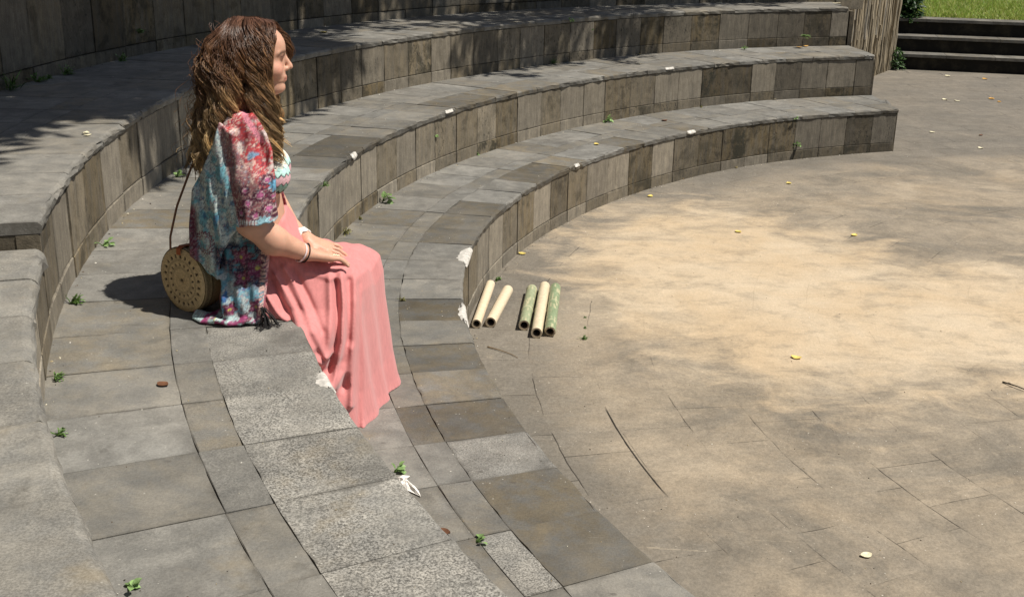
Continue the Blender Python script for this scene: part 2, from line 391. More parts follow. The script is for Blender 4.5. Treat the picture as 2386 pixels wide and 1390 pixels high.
# ------------------------------------------------------------------ plaza
def mat_plaza():
    n = NT('plaza_paving'); P = n.coord(); U = n.coord('UV')
    br = n.node('ShaderNodeTexBrick'); br.offset = .5; br.squash = 1
    wob = n.node('ShaderNodeVectorMath', operation='ADD'); n.set(wob.inputs[0], U)
    nz = n.node('ShaderNodeTexNoise'); n.set(nz.inputs['Vector'], P); nz.inputs['Scale'].default_value = 5
    sb = n.node('ShaderNodeVectorMath', operation='SCALE'); n.set(sb.inputs[0], nz.outputs['Color']); sb.inputs['Scale'].default_value = .02; n.set(wob.inputs[1], sb.outputs[0])
    n.set(br.inputs['Vector'], wob.outputs[0])
    for k, v in (('Scale', 1), ('Mortar Size', .0026), ('Mortar Smooth', .3), ('Bias', 0), ('Brick Width', .36), ('Row Height', .2535)): br.inputs[k].default_value = v
    br.inputs['Color1'].default_value = (.90, .90, .90, 1); br.inputs['Color2'].default_value = (1.08, 1.08, 1.08, 1); br.inputs['Mortar'].default_value = (1, 1, 1, 1)
    tint = br.outputs[0]; mort = br.outputs['Fac']
    big = n.noise(P, 1.6, 6, .62, .4); med = n.noise(P, 9, 6, .66, .3); fine = n.noise(P, 130, 3, .7)
    col = n.mix(n.ramp(big, .35, .65), (.150, .133, .107), (.208, .178, .137))
    sx = n.node('ShaderNodeSeparateXYZ'); n.set(sx.inputs[0], P)
    # paving nearest the lowest tier keeps its bare grey stone
    rd = n.node('ShaderNodeSeparateXYZ'); n.set(rd.inputs[0], U)
    edge = n.ramp(n.math('ADD', rd.outputs[1], n.math('MULTIPLY', n.math('SUBTRACT', med, .5), .5)), 4.15, 4.75)
    col = n.mix(n.math('MULTIPLY', edge, .5), col, (.150, .136, .115))
    col = n.mix(.75, col, n.mix(1, col, tint, 'MULTIPLY'))
    # drift of pale sand
    def ell(cx, cy, ax, ay, rot):
        m = n.node('ShaderNodeMapping', vector_type='TEXTURE'); n.set(m.inputs[0], P); m.inputs['Location'].default_value = (cx, cy, 0)
        m.inputs['Rotation'].default_value = (0, 0, rot); m.inputs['Scale'].default_value = (ax, ay, 1000)
        l = n.node('ShaderNodeVectorMath', operation='LENGTH'); n.set(l.inputs[0], m.outputs[0]); return l.outputs['Value']
    nn = n.math('MULTIPLY', n.math('SUBTRACT', n.noise(n.scale(P, (1, 1.6, 1)), 2.6, 7, .68, .5), .5), 1.5)
    d1 = n.math('ADD', ell(1.25, 5.6, 1.05, 1.75, math.radians(8)), nn)
    d2 = n.math('ADD', ell(2.7, 4.95, 1.5, 1.05, math.radians(-14)), nn)
    sand = n.math('MAXIMUM', n.ramp(d1, 1.22, .50), n.ramp(d2, 1.25, .5))
    patch = n.ramp(n.noise(n.scale(P, (1.2, 1.8, 1)), 4.2, 8, .70, .3), .66, .48)
    sand = n.math('MULTIPLY', sand, n.math('ADD', .68, n.math('MULTIPLY', patch, .32)))
    film = n.math('MULTIPLY', n.ramp(n.noise(n.scale(P, (1, 1.5, 1)), 1.1, 7, .72, .6), .34, .70), .48)
    sand = n.math('MAXIMUM', sand, n.math('MULTIPLY', film, n.ramp(edge, 1, 0)))
    sandc = n.mix(n.ramp(big, .3, .7), (.47, .358, .230), (.51, .415, .295))
    mm = n.math('MULTIPLY', n.math('MULTIPLY', mort, n.ramp(n.noise(P, 2.3, 5, .65, .5), .46, .60)), n.ramp(sand, .05, .6, .85, .10))
    col = n.mix(sand, col, sandc)
    scr = n.ramp(n.noise(n.scale(P, (1.2, 8, 1)), 3.3, 7, .75, 1.2), .63, .72)
    col = n.mix(n.math('MULTIPLY', scr, .4), col, (.5, .42, .30))
    col = n.mul(col, n.mix(sand, n.ramp(med, .28, .72, .86, 1.12), n.ramp(med, .28, .72, .95, 1.05))); col = n.mul(col, n.ramp(fine, .3, .7, .90, 1.1))
    smud = n.ramp(n.noise(P, 3.7, 7, .74, .6), .54, .72)
    col = n.mix(n.math('MULTIPLY', smud, .42), col, (.105, .09, .07))
    tan = n.ramp(n.noise(P, 5.1, 7, .75, .9), .58, .74); col = n.mix(n.math('MULTIPLY', tan, .35), col, (.38, .32, .235))
    # one joint of the ring at r = 4.30 has lost its filling
    rr_ = n.math('ABSOLUTE', n.math('SUBTRACT', rd.outputs[1], 4.310)); aa = n.math('DIVIDE', rd.outputs[0], 4.6)
    gap = n.math('MULTIPLY', n.ramp(n.math('ADD', rr_, n.math('MULTIPLY', n.noise(P, 14, 3), .004)), .0066, .0042), n.math('MULTIPLY', n.ramp(aa, 3.27, 3.29), n.ramp(aa, 3.445, 3.425)))
    mm = n.math('MAXIMUM', mm, gap)
    col = n.mix(mm, col, (.022, .018, .013))
    grit = n.noise(n.scale(P, (1, .8, 1)), 62, 5, .75); col = n.mul(col, n.mix(sand, n.ramp(grit, .32, .68, .85, 1.15), n.ramp(grit, .32, .68, .93, 1.07)))
    scr2 = n.ramp(n.noise(n.scale(P, (2.2, 16, 1)), 4.1, 6, .75, 2.), .66, .74); col = n.mix(n.math('MULTIPLY', scr2, .35), col, (.50, .45, .36))
    for sc_, lo_, c_, k_ in ((26, .080, (.66, .6, .5), .75), (47, .085, (.62, .56, .46), .6), (31, .065, (.045, .035, .025), .8), (17, .05, (.06, .045, .03), .8)):
        wv = n.node('ShaderNodeVectorMath', operation='ADD'); n.set(wv.inputs[0], P); wv.inputs[1].default_value = (sc_*.37, sc_*.11, 0)
        dots = n.math('MULTIPLY', n.ramp(n.vor(wv.outputs[0], sc_), lo_, lo_*.6), n.ramp(n.noise(wv.outputs[0], 2.1, 3), .47, .6)); col = n.mix(n.math('MULTIPLY', dots, k_), col, c_)
    n.color(col); n.b.inputs['Roughness'].default_value = .85
    n.bump(n.math('SUBTRACT', n.math('ADD', fine, med), n.math('MULTIPLY', mm, 3)), .3, .006)
    return n.m
def make_plaza():
    rs = np.concatenate([np.linspace(.05, 9, 60), np.linspace(9.5, 16, 12), np.array([20, 30, 60.])]); A = np.linspace(0, 360, 181)
    V = np.array([pol(r, a, 0) for r in rs for a in A]); UV = np.array([(math.radians(a)*4.6, r+.024) for r in rs for a in A])
    o = mesh_obj('plaza', V, [f[::-1] for f in grid_faces(len(rs), len(A))], mat_plaza(), uv=UV); tag(o, kind='structure')
make_plaza()

BAMBOO = [((-.156, 4.809, 0), (-.107, 5.381, 0), .0220, 0, (.40,), 'pale cream bamboo tube lying closest to the lowest seating tier'),
          ((-.093, 4.824, 0), (-.021, 5.286, 0), .0250, 0, (), 'short pale bamboo tube lying askew, second from the stone tier'),
          ((.056, 4.794, 0), (.096, 5.307, 0), .0250, .8, (.38, .97), 'green and white mottled bamboo tube left of the long cream one'),
          ((.110, 4.700, 0), (.159, 5.357, 0), .0250, .06, (.45,), 'long cream bamboo tube lying between the two green ones'),
          ((.169, 4.714, 0), (.211, 5.334, 0), .0255, .95, (.16, .60), 'green bamboo tube with a broken end, farthest from the stone tier', True)]
WEEDS = [((2.138, 8.668, .10), .045, 'broad', 'pale green plant growing out of the face of the lowest tier near its right end'),
         ((2.101, 8.63, .318), .025, 'broad', 'tiny sprout under the top edge of the lowest tier near its right end'),
         ((-.085, 5.515, .0), .034, 'herb', 'small dark green weed at the foot of the lowest tier behind the bamboo'),
         ((.650, 8.235, .336), .054, 'broad', 'bright green leafy plant at the foot of the middle tier, right of centre'),
         ((-.24, 6.972, .338), .025, 'broad', 'tiny bright sprout at the foot of the middle tier, left of the bright leafy plant'),
         ((-.460, 6.480, .533), .027, 'broad', 'small green leaf growing from the upright joint of the middle tier'),
         ((-.675, 5.738, .338), .065, 'broad', 'plant with one big round leaf at the foot of the middle tier'),
         ((-.778, 5.116, .338), .050, 'dry', 'yellowish dry weed at the foot of the middle tier next to the woman\'s hand'),
         ((-.745, 5.386, .336), .025, 'dry', 'small yellowish weed at the foot of the middle tier behind the dry one'),
         ((-.80, 4.715, .655), .030, 'herb', 'light green tuft hanging on the top edge of the middle tier beside the woman\'s chest'),
         ((1.432, 8.935, .336), .025, 'dry', 'single pale stem at the foot of the middle tier, below the far seats'),
         ((.40, 8.905, .975), .034, 'broad', 'pale sprout on the top edge of the highest tier'),
         ((.575, 9.072, .895), .015, 'broad', 'tiny green sprout in the face of the highest tier'),
         ((.272, 8.775, .668), .059, 'grass', 'green grass tuft at the foot of the highest tier'),
         ((1.938, 9.985, .668), .034, 'broad', 'small white-edged sprout at the foot of the highest tier'),
         ((2.476, 10.215, .765), .105, 'fern', 'pale fern growing from the face of the highest tier near its right end'),
         ((-1.435, 4.78, .668), .034, 'broad', 'small bright weed at the foot of the highest tier behind the woman\'s back'),
         ((-1.388, 3.735, .668), .034, 'broad', 'green sprout at the foot of the highest tier, left of the bag'),
         ((-1.275, 3.14, .668), .042, 'herb', 'spreading green weed at the foot of the highest tier, level with the bag'),
         ((-1.110, 2.585, .668), .030, 'herb', 'dark green weed in the corner under the stepped block'),
         ((-.985, 2.275, .668), .025, 'herb', 'bright green tuft beside the rounded block at the left edge'),
         ((-2.18, 4.97, .992), .099, 'grass', 'large dark grass tuft at the foot of the back wall at the left edge'),
         ((-2.165, 5.215, .992), .059, 'herb', 'dark leafy weed at the foot of the back wall, next to the grass'),
         ((-2.155, 5.319, .992), .034, 'herb', 'bright low weed at the foot of the shaded back wall'),
         ((-2.135, 5.469, .992), .059, 'herb', 'green weed below a joint of the back wall, right of the low bright one'),
         ((-2.045, 5.99, .992), .050, 'herb', 'dark weed beside a dead leaf at the foot of the back wall'),
         ((-2.005, 6.21, 1.11), .045, 'herb', 'creeper growing up a joint of the back wall'),
         ((-.307, 2.773, .336), .034, 'broad', 'green sprout in the paving of the lowest tier beyond the skirt hem'),
         ((-.074, 2.424, .336), .025, 'broad', 'small sprout in the long joint of the lowest tier near the bottom of the picture'),
         ((-.426, 4.193, .336), .025, 'dry', 'small weed in the paving of the lowest tier right of the skirt'),
         ((-.640, 1.685, .668), .025, 'broad', 'tiny sprout at the bottom edge of the picture on the middle tier'),
         ((.312, 4.701, 0), .027, 'herb', 'green weed in the curved plaza joint right of the bamboo'),
         ((.325, 4.84, 0), .015, 'herb', 'small weed in the curved plaza joint above the larger one'),
         ((.335, 4.98, 0), .012, 'herb', 'smallest weed of the curved plaza joint, farthest from the lens')]
LEAVES = [((.049, 5.985, 0), .044, 'y', 'bright yellow leaf at the foot of the lowest tier behind the bamboo'),
          ((1.318, 6.524, 0), .044, 'y', 'yellow leaf in the middle of the sandy plaza'),
          ((1.991, 6.498, 0), .044, 'y', 'curled yellow leaf on the far right of the sand drift'),
          ((1.904, 7.829, 0), .044, 'y', 'yellow leaf on the grey plaza stone just beyond the sand'),
          ((1.203, 4.525, 0), .044, 'y', 'pale yellow leaf on the near side of the sand drift'),
          ((.893, 7.369, 0), .044, 'y', 'flat yellow leaf on the plaza close to the lowest tier'),
          ((1.171, 7.911, 0), .040, 'o', 'curled ochre leaf against the foot of the lowest tier'),
          ((1.619, 8.318, 0), .040, 'y', 'small yellow leaf at the foot of the lowest tier, right of the ochre one'),
          ((5.058, 13.654, 0), .072, 'p', 'pale leaf on the plaza nearest to the dark steps'),
          ((5.419, 13.454, 0), .072, 'o', 'orange leaf on the plaza in front of the dark steps'),
          ((4.384, 11.816, 0), .064, 'p', 'pale leaf on the far plaza, left one of a close pair'),
          ((4.481, 11.745, 0), .056, 'p', 'pale leaf on the far plaza, right one of a close pair'),
          ((4.905, 11.936, 0), .072, 'o', 'large ochre leaf on the far plaza at the right edge'),
          ((4.908, 11.743, 0), .048, 'o', 'small brown-orange leaf beside the large ochre one'),
          ((3.612, 9.929, 0), .048, 'p', 'pale leaf on the plaza just past the end of the tiers'),
          ((3.995, 9.83, 0), .040, 'b', 'dark leaf on the plaza right of the tier ends'),
          ((3.774, 9.249, 0), .048, 'p', 'whitish leaf on the plaza level with the end of the lowest tier'),
          ((.527, 7.373, H1), .040, 'y', 'yellow leaf on the tread of the lowest tier'),
          ((1.077, 8.306, H1), .048, 'b', 'brown leaf on the tread of the lowest tier'),
          ((2.102, 9.42, H1), .040, 'p', 'pale bit of leaf on the lowest tread at the foot of the next tier'),
          ((.986, 9.501, H2), .048, 'y', 'yellow leaf at the back of the middle tread'),
          ((.928, 8.868, H2), .040, 'p', 'pale leaf at the front of the middle tread'),
          ((1.779, 10.155, H2), .048, 'o', 'orange leaf at the foot of the highest tier'),
          ((2.465, 10.24, H2), .048, 'o', 'ochre leaf under the fern, left of two'),
          ((2.539, 10.319, H2), .056, 'o', 'ochre leaf under the fern, right of two'),
          ((-1.241, 7.54, H3), .048, 'y', 'yellow leaf on the highest tread beyond the woman\'s face'),
          ((1.819, 10.734, H3), .056, 'p', 'pale leaf on the highest tread far back'),
          ((3.0-.06, 10.95, H3), .072, 'p', 'whitish leaf at the right end of the highest tread'),
          ((-1.515, 4.023, H3), .032, 'p', 'pale leaf scrap on the highest tread in the sun at left'),
          ((-1.495, 3.985, H3), .026, 'p', 'smaller pale leaf scrap touching the larger one at left'),
          ((-2.055, 6.08, H3), .048, 'p', 'upright dead leaf at the foot of the shaded back wall'),
          ((-.161, 2.458, H1), .048, 'b', 'curled dark brown leaf on the lowest tier near the white scrap'),
          ((-.839, 2.561, H2), .032, 'b', 'flat brown leaf on the middle tread below the bag'),
          ((1.05, 2.953, 0), .036, 'p', 'whitish leaf on the near plaza at the bottom right')]
SMEARS = [(1, 175.2, 178.4, .055, .02, 1), (1, 184.4, 187.3, .035, .03, 2), (1, 152.1, 152.8, .025, .006, 3), (1, 134.5, 135.6, .035, .012, 4),
          (2, 157.0, 158.0, .014, .004, 6), (2, 171.2, 172.0, .024, .02, 7), (2, 129.2, 130.2, .010, .006, 8), (2, 200.3, 201.6, .042, .004, 10)]
# ------------------------------------------------------------------ implicit surfaces for the figure
class Vol:
    """signed distance grid: solids are blended in, then skinned as one continuous mesh"""
    def __init__(s, lo, hi, h):
        s.lo = np.array(lo, float); s.h = h; s.n = np.ceil((np.array(hi)-s.lo)/h).astype(int)+1
        s.D = np.full(s.n, 1.0, np.float32); s.ax = [(s.lo[i]+h*np.arange(s.n[i])).astype(np.float32) for i in range(3)]
    def win(s, lo, hi):
        a = [max(0, int((lo[i]-s.lo[i])/s.h)) for i in range(3)]; b = [min(s.n[i], int((hi[i]-s.lo[i])/s.h)+2) for i in range(3)]
        sl = tuple(slice(a[i], b[i]) for i in range(3))
        X, Y, Z = np.meshgrid(*[s.ax[i][sl[i]] for i in range(3)], indexing='ij', sparse=True)
        return sl, X, Y, Z
    def put(s, sl, d, k=0.):
        o = s.D[sl]
        if k <= 0: s.D[sl] = np.minimum(o, d)
        else:
            hh = np.clip(.5+.5*(o-d)/k, 0, 1); s.D[sl] = o+(d-o)*hh-k*hh*(1-hh)
    def cut(s, sl, d, k=0.):
        o = s.D[sl]; d = -d
        if k <= 0: s.D[sl] = np.maximum(o, d)
        else:
            hh = np.clip(.5-.5*(o-d)/k, 0, 1); s.D[sl] = o+(d-o)*hh+k*hh*(1-hh)
    def capsule(s, a, b, ra, rb, k=.01):
        a = np.array(a, float); b = np.array(b, float); m = max(ra, rb)+k+2*s.h
        sl, X, Y, Z = s.win(np.minimum(a, b)-m, np.maximum(a, b)+m)
        d = b-a; L2 = d@d+1e-12
        t = np.clip(((X-a[0])*d[0]+(Y-a[1])*d[1]+(Z-a[2])*d[2])/L2, 0, 1)
        q = np.sqrt((X-a[0]-t*d[0])**2+(Y-a[1]-t*d[1])**2+(Z-a[2]-t*d[2])**2)-(ra+(rb-ra)*t)
        s.put(sl, q, k)
    def ell(s, c, r, k=.01, cut=False, rot=0.):
        c = np.array(c, float); r = np.array(r, float); m = max(r)+k+2*s.h if rot else r+k+2*s.h
        sl, X, Y, Z = s.win(c-m, c+m)
        x, y, z = X-c[0], Y-c[1], Z-c[2]
        if rot: x, z = x*math.cos(rot)+z*math.sin(rot), -x*math.sin(rot)+z*math.cos(rot)
        q = np.sqrt((x/r[0])**2+(y/r[1])**2+(z/r[2])**2); g = np.sqrt((x/r[0]**2)**2+(y/r[1]**2)**2+(z/r[2]**2)**2)+1e-6
        d = q*(q-1)/g
        (s.cut if cut else s.put)(sl, d, k)
    def mesh(s, smooth=2):
        D = s.D; ins = D < 0
        c = np.zeros(np.array(D.shape)-1, np.int8)
        cs = [(i, j, k) for i in (0, 1) for j in (0, 1) for k in (0, 1)]
        def S(A, o): return A[o[0]:A.shape[0]-1+o[0], o[1]:A.shape[1]-1+o[1], o[2]:A.shape[2]-1+o[2]]
        for o in cs: c += S(ins, o)
        act = np.argwhere((c > 0) & (c < 8)); idx = np.full(c.shape, -1, np.int32); idx[tuple(act.T)] = np.arange(len(act))
        acc = np.zeros((len(act), 3)); cnt = np.zeros(len(act))
        for ax in range(3):
            for u in (0, 1):
                for v in (0, 1):
                    o = [0, 0, 0]; oth = [q for q in range(3) if q != ax]; o[oth[0]] = u; o[oth[1]] = v
                    p0 = act+o; p1 = p0.copy(); p1[:, ax] += 1
                    d0 = D[tuple(p0.T)]; d1 = D[tuple(p1.T)]; m = (d0 < 0) != (d1 < 0)
                    t = np.where(m, d0/(d0-d1+1e-12*(d0 == d1)), 0)
                    q = p0.astype(float); q[:, ax] += t
                    acc[m] += q[m]; cnt[m] += 1
        V = s.lo+s.h*(acc/cnt[:, None])
        Fs = []
        for ax in range(3):
            a, b = [q for q in range(3) if q != ax]
            s0 = [slice(None)]*3; s1 = [slice(None)]*3; s0[ax] = slice(0, -1); s1[ax] = slice(1, None)
            for q in (a, b): s0[q] = slice(1, -1); s1[q] = slice(1, -1)
            i0 = ins[tuple(s0)]; i1 = ins[tuple(s1)]
            e = np.argwhere(i0 != i1)
            if not len(e): continue
            fl = i0[tuple(e.T)]
            e[:, a] += 1; e[:, b] += 1
            def cell(da, db):
                w = e.copy(); w[:, a] += da; w[:, b] += db; return idx[tuple(w.T)]
            q = np.stack([cell(-1, -1), cell(0, -1), cell(0, 0), cell(-1, 0)], 1)
            if ax == 1: fl = ~fl
            q[~fl] = q[~fl][:, ::-1]
            Fs.append(q)
        Fc = np.vstack(Fs); Fc = Fc[(Fc >= 0).all(1)]
        if smooth:
            E = np.vstack([Fc[:, [0, 1]], Fc[:, [1, 2]], Fc[:, [2, 3]], Fc[:, [3, 0]]])
            deg = np.bincount(E.ravel(), minlength=len(V))[:, None]
            for _ in range(smooth):
                A = np.zeros_like(V)
                for x in range(3): A[:, x] = np.bincount(E[:, 0], V[E[:, 1], x], len(V))+np.bincount(E[:, 1], V[E[:, 0], x], len(V))
                V = .5*V+.5*A/np.maximum(deg, 1)
        return V, Fc
def poly_sd(px, pz, P):
    """signed distance of the points (px, pz) to the closed outline P, negative inside"""
    P = np.asarray(P, np.float32); d = np.full(np.broadcast(px, pz).shape, 1e9, np.float32); ins = np.zeros(d.shape, bool)
    n = len(P)
    for i in range(n):
        a, b = P[i], P[(i+1) % n]; e = b-a
        wx, wz = px-a[0], pz-a[1]; t = np.clip((wx*e[0]+wz*e[1])/(e@e+1e-12), 0, 1)
        d = np.minimum(d, (wx-e[0]*t)**2+(wz-e[1]*t)**2)
        c = ((a[1] <= pz) & (b[1] > pz)) | ((a[1] > pz) & (b[1] <= pz))
        ins ^= c & (wx < e[0]*wz/(e[1] if abs(e[1]) > 1e-9 else 1e-9))
    d = np.sqrt(d); return np.where(ins, -d, d)
def seg_d(px, pz, L):
    L = np.asarray(L, np.float32); d = np.full(np.broadcast(px, pz).shape, 1e9, np.float32)
    for a, b in zip(L[:-1], L[1:]):
        e = b-a; t = np.clip(((px-a[0])*e[0]+(pz-a[1])*e[1])/(e@e+1e-12), 0, 1)
        d = np.minimum(d, (px-a[0]-e[0]*t)**2+(pz-a[1]-e[1]*t)**2)
    return np.sqrt(d)
def smax(a, b, k):
    h = np.clip(.5-.5*(b-a)/k, 0, 1); return b+(a-b)*h+k*h*(1-h)
def smin(a, b, k):
    h = np.clip(.5+.5*(b-a)/k, 0, 1); return b+(a-b)*h-k*h*(1-h)
def sstep(x, a, b):
    t = np.clip((x-a)/(b-a), 0, 1); return t*t*(3-2*t)
_vn = np.random.RandomState(11).rand(64, 64)
def vnoise(x, y):
    x = np.asarray(x, float); y = np.asarray(y, float); i = np.floor(x).astype(int); j = np.floor(y).astype(int); u = x-i; v = y-j
    u = u*u*(3-2*u); v = v*v*(3-2*v); g = lambda a, b: _vn[a % 64, b % 64]
    return (g(i, j)*(1-u)+g(i+1, j)*u)*(1-v)+(g(i, j+1)*(1-u)+g(i+1, j+1)*u)*v
def fbm(x, y, o=4):
    s = 0; a = .5
    for k in range(o): s = s+a*vnoise(x*2**k+17.3*k, y*2**k+5.1*k); a *= .5
    return s/(1-.5**o)

# ------------------------------------------------------------------ seated woman
# local frame of the figure: x forward, y to her left (away from the lens), z up from the seat
def make_person():
    root = empty('person', (-.79, 3.21, H2), math.radians(10),
                 label='seated woman with long wavy brown to blond hair, paisley kimono and long pink skirt', cat='woman')
    # ---------------- body
    h = .0036
    B = Vol((-.16, -.26, -.336), (.50, .25, .81), h)
    # trunk
    B.ell((.030, 0, .10), (.105, .155, .105), .02); B.ell((.042, 0, .245), (.088, .118, .12), .06)
    B.ell((.028, 0, .41), (.088, .128, .14), .06); B.ell((.02, .09, .51), (.06, .085, .05), .05); B.ell((.02, -.075, .505), (.05, .080, .042), .05)
    for sy in (-1, 1): B.ell((.088, .066*sy, .385), (.058, .058, .056), .02)
    B.capsule((.012, 0, .52), (.045, 0, .64), .050, .046, .03)
    # legs, under the skirt
    for sy, fk in ((-1, .26), (1, .345)):
        B.capsule((.03, .072*sy, .072), (fk-.03, .070*sy, .028), .064, .046, .03)
        B.capsule((fk-.03, .07*sy, .025), (fk-.045, .07*sy, -.27), .044, .030, .02); B.capsule((fk-.05, .07*sy, -.30), (fk+.03, .07*sy, -.318), .026, .016, .02)
    # arms
    B.capsule((.022, -.136, .500), (.043, -.202, .290), .039, .038, .03); B.capsule((.043, -.204, .286), (.10, -.183, .230), .038, .0385, .02)
    B.capsule((.10, -.183, .230), (.182, -.140, .180), .038, .0245, .02)
    B.capsule((.012, .150, .525), (.075, .195, .29), .046, .038, .03); B.capsule((.075, .195, .29), (.150, .075, .190), .037, .024, .02)
    B.capsule((.150, .075, .190), (.188, .030, .170), .024, .022, .015)
    # right hand: palm, four fingers of different lengths and a thumb
    W = np.array((.186, -.138, .176)); hd = np.array((.80, .42, -.30)); hd /= np.linalg.norm(hd)
    up = np.array((.25, .12, .96)); up -= hd*(up@hd); up /= np.linalg.norm(up); sd = np.cross(up, hd)   # sd: towards her left (thumb side)
    def hp(a, b, c, m=1): return W+hd*a+sd*b*m+up*c
    for b0 in (-.026, -.009, .009, .026): B.capsule(hp(.0, b0*.55, 0), hp(.068, b0*1.0, .004), .0145, .0128, .012)
    fl = [(-.031, .054, .0068, -.20), (-.010, .070, .0075, -.06), (.011, .077, .0079, .04), (.031, .068, .0077, .16)]
    for b0, ln, r, sp in fl:
        p0 = hp(.066, b0, .004); d = hd+sd*sp; d /= np.linalg.norm(d)
        p1 = p0+d*ln*.45+up*.003; p2 = p1+d*ln*.30-up*.006; p3 = p2+d*ln*.27-up*.009
        B.capsule(p0, p1, r*1.08, r, .004); B.capsule(p1, p2, r, r*.93, .002); B.capsule(p2, p3, r*.93, r*.78, .002)
    t0 = hp(.018, .028, -.004); t1 = hp(.046, .052, -.010); t2 = hp(.070, .062, -.016); B.capsule(t0, t1, .0125, .0095, .01); B.capsule(t1, t2, .0095, .0075, .003)
    # left hand, mostly behind the right one
    W2 = np.array((.192, .026, .166)); h2 = np.array((.90, -.12, -.38)); h2 /= np.linalg.norm(h2); u2 = np.array((.3, -.2, .93)); u2 -= h2*(u2@h2); u2 /= np.linalg.norm(u2); s2 = np.cross(h2, u2)
    def hq(a, b, c): return W2+h2*a+s2*b+u2*c
    for b0 in (-.024, -.008, .008, .024): B.capsule(hq(0, b0*.55, 0), hq(.062, b0, .002), .014, .012, .012)
    for b0, ln, r, sp in fl:
        p0 = hq(.06, b0, .002); d = h2+s2*sp; d /= np.linalg.norm(d); p1 = p0+d*ln*.45+u2*.002; p2 = p1+d*ln*.3-u2*.006; p3 = p2+d*ln*.25-u2*.008
        B.capsule(p0, p1, r*1.08, r, .004); B.capsule(p1, p2, r, r*.93, .002); B.capsule(p2, p3, r*.93, r*.78, .002)
    q0 = hq(.018, .027, -.004); q1 = hq(.044, .05, -.01); B.capsule(q0, q1, .012, .0095, .01); B.capsule(q1, hq(.066, .058, -.014), .0095, .0075, .003)
    # head: profile line (front), skull back and half width by height
    zz = [.585, .600, .606, .612, .620, .628, .636, .641, .6445, .648, .6525, .658, .664, .672, .682, .694, .706, .716, .727, .740, .752, .766, .780, .795, .803]
    ff = [.100, .118, .134, .1440, .1475, .1465, .1440, .1482, .1498, .1480, .1515, .1500, .1490, .1480, .1475, .1470, .1480, .1515, .1520, .1518, .1485, .1410, .128, .098, .07]
    bz = [.585, .60, .63, .66, .70, .74, .77, .79, .803]; bf = [.01, .0, -.022, -.034, -.038, -.030, -.012, .012, .05]
    wz = [.585, .60, .615, .635, .66, .69, .72, .75, .775, .79, .803]; ww = [.035, .041, .048, .056, .063, .067, .0705, .069, .058, .042, .012]
    sl, X, Y, Z = B.win((-.06, -.09, .58), (.19, .09, .81))
    z1 = Z.ravel(); Fz = np.interp(z1, zz, ff)[None, None]; Bz = np.interp(z1, bz, bf)[None, None]; Wz = np.interp(z1, wz, ww)[None, None]
    cz = np.maximum(Fz-.085, (Fz+Bz)/2); a = np.where(X > cz, Fz-cz, cz-Bz); q = (np.abs(X-cz)/a)**2.15+(np.abs(Y)/Wz)**2.15
    dd = (q**(1/2.15)-1)*np.minimum(a, Wz)*.8; dd = np.maximum(dd, np.maximum(Z-.803, .586-Z)+0*X)
    B.put(sl, dd.astype(np.float32), .012)
    # nose, nostril wings, brow, cheek, lips, chin, eyes, ear
    B.capsule((.146, 0, .709), (.1615, 0, .682), .0062, .0078, .006); B.ell((.1610, 0, .6775), (.0098, .0085, .0068), .004)
    for sy in (-1, 1):
        B.ell((.151, .0095*sy, .6735), (.0085, .0058, .0062), .004); B.ell((.112, .040*sy, .674), (.028, .020, .020), .014)
        B.ell((.1455, .027*sy, .7075), (.009, .0135, .0062), .004, cut=True); B.ell((.1365, .028*sy, .7075), (.0102, .0112, .0100), .002)
        B.capsule((.146, .012*sy, .7205), (.132, .046*sy, .720), .0048, .004, .006)
        B.capsule((.136, .017*sy, .7115), (.130, .040*sy, .7105), .0028, .0022, .003)
        B.ell((.045, .071*sy, .69), (.018, .008, .030), .005, rot=.2)
    B.ell((.1445, 0, .6515), (.0085, .019, .0042), .004); B.ell((.1440, 0, .6425), (.0085, .0165, .0048), .004)
    B.capsule((.1495, -.003, .6472), (.138, -.023, .6462), .0012, .0010, .001)
    V, Fc = B.mesh(2)
    f, l, z = V.T
    skin = np.tile(np.array((.58, .325, .225)), (len(V), 1))
    def paint(m, c): skin[:] = skin*(1-m[:, None])+np.array(c)*m[:, None]
    face = sstep(f, .11, .135)*(z > .6)
    paint(.35*face*sstep(np.abs(l), .015, .035)*np.exp(-((z-.678)/.018)**2), (.66, .26, .20))
    for s_ in (-1, 1):
        ls = l*s_
        paint(.9*np.exp(-((z-(.7215-.25*np.maximum(ls-.035, 0)))/.0046)**2)*sstep(ls, .006, .011)*sstep(ls, .052, .044)*face, (.045, .022, .013))
        paint(.92*np.exp(-((z-.7098)/.0042)**2)*sstep(ls, .012, .017)*sstep(ls, .042, .037)*face, (.02, .012, .010))
        paint(.55*np.exp(-(((z-.7085)/.008)**2+((ls-.028)/.013)**2))*face, (.22, .09, .06))
        paint(.8*np.exp(-(((z-.7062)/.0045)**2+((ls-.026)/.009)**2))*sstep(f, .14, .143), (.05, .03, .02))
    lipm = np.exp(-((z-.6470)/.0066)**2)*sstep(np.abs(l), .024, .018)*sstep(f, .1395, .144)
    paint(.75*lipm, (.50, .17, .13)); paint(.8*np.exp(-((z-.6466)/.0014)**2)*sstep(np.abs(l), .025, .022)*sstep(f, .136, .142), (.17, .05, .04))
    for b0, ln, r, sp in fl:   # finger nails
        d = hd+sd*sp; d /= np.linalg.norm(d); c = hp(.066, b0, .004)+d*ln*.98-up*.010
        paint(.6*np.exp(-(((V-c)**2).sum(1)/.0052**2)), (.74, .45, .38))
    n = NT('skin'); P = n.coord(); col = n.mul(n.attr('slab').outputs['Color'], n.ramp(n.noise(P, 38, 4), .3, .7, .93, 1.07)); n.color(col)
    n.b.inputs['Roughness'].default_value = .48; n.b.inputs['Subsurface Weight'].default_value = .18; n.b.inputs['Subsurface Radius'].default_value = (.9, .35, .2); n.b.inputs['Subsurface Scale'].default_value = .008
